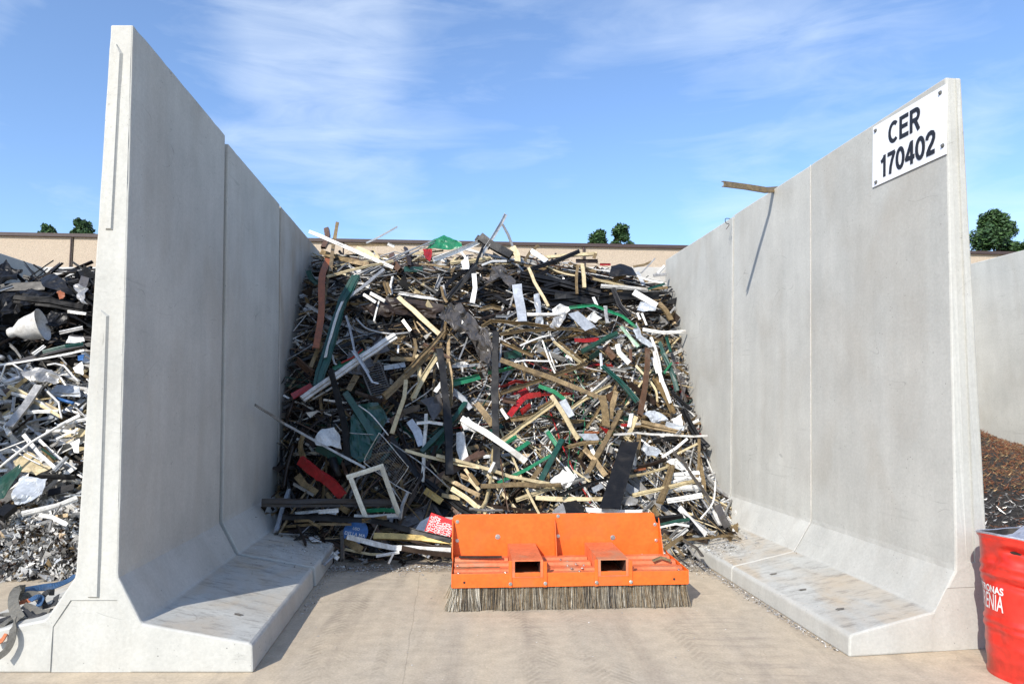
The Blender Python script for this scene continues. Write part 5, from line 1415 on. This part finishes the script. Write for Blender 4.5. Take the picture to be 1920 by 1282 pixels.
strap([(560, 330, 5.0), (480, 340, 4.95), (440, 410, 4.9), (480, 490, 4.85), (560, 450, 4.9), (590, 370, 4.98)], 50, sk, 'dark strap coiled in a ring against the wall\'s flare', (0, -1, .3))
strap([(190, 450, 4.80), (250, 430, 4.82), (320, 412, 4.82)], 34, so, 'short orange strap end inside the tangle', (0, -1, .4))
strap([(310, 420, 4.78), (380, 385, 4.82), (430, 400, 4.85), (400, 480, 4.8)], 50, sb_, 'small dull blue strap fold right of the orange strap end', (0, -1, .3))
strap([(250, 520, 4.66), (330, 600, 4.62), (420, 620, 4.62), (520, 520, 4.75)], 44, sk, 'dark strap flat beneath the twisted grey strap end', (0, -.5, .9))
strap([(-60, 590, 4.7), (30, 565, 4.75), (130, 560, 4.75)], 34, sg, 'thin pale grey strap at the picture\'s left edge', (0, -.6, .8))
strap([(-120, 800, 4.48), (0, 720, 4.52), (90, 630, 4.6), (170, 580, 4.66)], 84, sg, 'broad grey strap crossing the slab\'s left edge', (0, -.8, .7))
strap([(165, 610, 4.56), (140, 700, 4.44), (125, 820, 4.41), (70, 930, 4.40), (-30, 1010, 4.38)], 52, sg, 'grey strap hanging in a loop over the slab\'s front face', (.2, -1, 0))
strap([(-90, 700, 4.6), (10, 650, 4.66), (100, 640, 4.7), (180, 560, 4.75)], 50, sk, 'black strap tucked below the broad grey strap', (0, -.5, 1))
strap([(-60, 860, 4.42), (20, 830, 4.42), (70, 760, 4.44)], 40, so, 'rusty orange strap edge behind the hanging grey loop', (0, -1, .4))

# ------------------------------------------------------------------ trees
leafm = [mat('leaf_dark', (.028, .065, .02), .6, 0, .3, 3, 0, 0, rnd=.1), mat('leaf_mid', (.04, .095, .025), .6, 0, .3, 3, 0, 0, rnd=.1), mat('leaf_light', (.075, .145, .04), .6, 0, .3, 3, 0, 0, rnd=.1)]
for m_ in leafm: m_.node_tree.nodes['Principled BSDF'].inputs['Transmission Weight'].default_value = 0
bark = mat('bark', (.09, .065, .045), .9, 0, .3, 12, .5, .2)
def tree(px, Y, zt, cw, label, seed, nl=5200, ch=None):
    r = random.Random(seed); x = (px-960)/1280*Y; ch = ch or cw*1.7; t = empty('leafy_tree', (x, Y, 0))
    bm = bmesh.new(); zb = zt-ch
    cyl(bm, (0, 0, 0), (0, 0, 1), .26, zb+ch*.5, 10, r2=.10)
    cl = []
    for i in range(38):
        a = r.uniform(0, 6.28); h = r.random()**.8; rad = cw/2*(1-.85*h**1.6)*r.uniform(.35, 1.0); p = Vector((math.cos(a)*rad, math.sin(a)*rad, zb+h*ch*.93)); cl.append((p, r.uniform(.32, .62)*cw/3.2*(1.05-.5*h)))
        if i % 3 == 0:
            b0 = Vector((0, 0, zb+h*ch*.4)); d = p-b0; cyl(bm, b0, d, .06, d.length, 5, r2=.02)
    link('trunk', bm, bark, t)
    bm = bmesh.new()
    for i in range(nl):
        p, s = r.choice(cl); d = Vector((r.gauss(0, 1), r.gauss(0, 1), r.gauss(0, 1))); d = d.normalized()*s*r.uniform(.45, 1.25); d.z *= 1.0
        c0 = p+d; L = r.uniform(.07, .18); u = Vector((r.gauss(0, 1), r.gauss(0, 1), r.gauss(0, 1))).normalized(); v = u.orthogonal().normalized()*L*.55
        vs = [bm.verts.new(q) for q in (c0-u*L, c0+v, c0+u*L, c0-v)]; bm.faces.new(vs).material_index = r.choice((0, 0, 1, 1, 2))
    link('crown', bm, leafm, t); tag(t, label, 'tree', 'trees behind the warehouse')
tree(74, 44, 13.45, 2.3, 'small dark tree top, leftmost above the warehouse roof', 1, 5000)
tree(140, 44, 13.8, 3.9, 'rounded dark tree top beside the front left wall', 2, 9500)
tree(1124, 44, 13.0, 3.1, 'lower left one of the paired trees above the warehouse', 3, 7000)
tree(1166, 44, 13.4, 3.1, 'taller right one of the paired trees above the warehouse', 4, 9000)
tree(1882, 40, 13.3, 5.2, 'large conical tree beyond the red drum and right bay', 5, 24000, ch=8)
tree(1962, 42, 12.3, 3.6, 'tree at the far right edge beside the large conical tree', 6, 5000)

# ------------------------------------------------------------------ labels of the scrap pieces
LM = [('the rust orange channel', 605, 560), ('the crumpled green sheet', 832, 455), ('the topmost silver channel', 930, 430), ('the black domed sheet', 1165, 505), ('the bent bright green strip', 1135, 590), ('the tan block', 1247, 585), ('the upright grey panel', 974, 565), ('the pale cream board', 785, 590), ('the shiny plastic sheet', 880, 620), ('the big white profile', 656, 690), ('the dark green beam', 630, 620), ('the dark green panel', 690, 810), ('the wire rack', 735, 850), ('the cream window frame', 700, 915), ('the curved red strip', 605, 900), ('the left black upright', 838, 780), ('the right black upright', 931, 755), ('the broad black board', 1160, 890), ('the red tangle', 975, 755), ('the red notice', 820, 985), ('the blue sign', 665, 1000), ('the stacked white lengths', 1285, 905), ('the upright tan board', 1132, 775), ('the white hollow bar', 935, 830), ('the broom', 1040, 975), ('the long brown beam', 600, 942), ('the tall brown bar', 1205, 710), ('the jutting white profile', 1245, 618), ('the slatted grille', 705, 715)]
LML = [('the orange lump', 115, 550), ('the white bell shade', 40, 605), ('the bright foil', 85, 707), ('the long dark profile', 80, 670), ('the punched bar', 40, 760), ('the long white tube', 60, 845), ('the wrinkled plastic', 55, 925), ('the left chips', 60, 1010)]
def describe(rec):
    o, col, kind, pts, w, lab, surf = rec
    pr_ = [proj(p) for p in pts]; cx = sum(p[0] for p in pr_)/len(pr_); cy = sum(p[1] for p in pr_)/len(pr_)
    dx = pr_[-1][0]-pr_[0][0]; dy = pr_[-1][1]-pr_[0][1]; a = math.degrees(math.atan2(-dy, dx)) % 180; L = math.hypot(dx, dy)
    if a < 12 or a > 168: s = 'lying level'
    elif 75 < a < 105: s = 'standing upright'
    elif a < 45: s = 'rising gently right'
    elif a <= 75: s = 'rising steeply right'
    elif a > 135: s = 'falling gently right'
    else: s = 'falling steeply right'
    wpx = w*1280/pts[0].y
    size = ('long ' if L > 110 else 'short ' if L < 45 else '')+('thin ' if wpx < 4.5 else 'broad ' if wpx > 11 else '')
    best = min(LML if surf == 'l' else LM, key=lambda m: math.hypot(m[1]-cx, (m[2]-cy)))
    ex_, ey2 = cx-best[1], cy-best[2]
    if math.hypot(ex_, ey2) < 22: rel = 'against'
    elif abs(ex_) > abs(ey2): rel = 'right of' if ex_ > 0 else 'left of'
    else: rel = 'below' if ey2 > 0 else 'above'
    bent = 'bent ' if len(pts) > 2 else ''
    return f'{size}{bent}{CW[col]} {KN[kind][1]} {s}, {rel} {best[0]}', cy, cx
LABS = {}
for rec in SCRAP:
    l, cy, cx = describe(rec)
    if rec[5]: rec[0]['label'] = rec[5]
    else: LABS.setdefault(l, []).append((cy, rec))
NW = ['one', 'two', 'three', 'four', 'five', 'six', 'seven', 'eight']; ORD = ['second', 'third', 'fourth', 'fifth', 'sixth']
for l, lst in LABS.items():
    lst.sort(key=lambda q: q[0])
    for i, (cy, rec) in enumerate(lst):
        t = l
        if len(lst) > 1: t += (', upper of two', ', lower of two')[i] if len(lst) == 2 else (', topmost' if i == 0 else ', lowest' if i == len(lst)-1 else ', %s from top' % ORD[i-1])
        rec[0]['label'] = t
for rec in SCRAP:
    rec[0]['category'] = 'scrap piece'; rec[0]['group'] = 'metal lengths tangled in the left heap' if rec[6] == 'l' else 'metal lengths tangled in the middle heap'
print('scrap pieces', len(SCRAP), 'max label words', max(len(r[0]['label'].split()) for r in SCRAP))
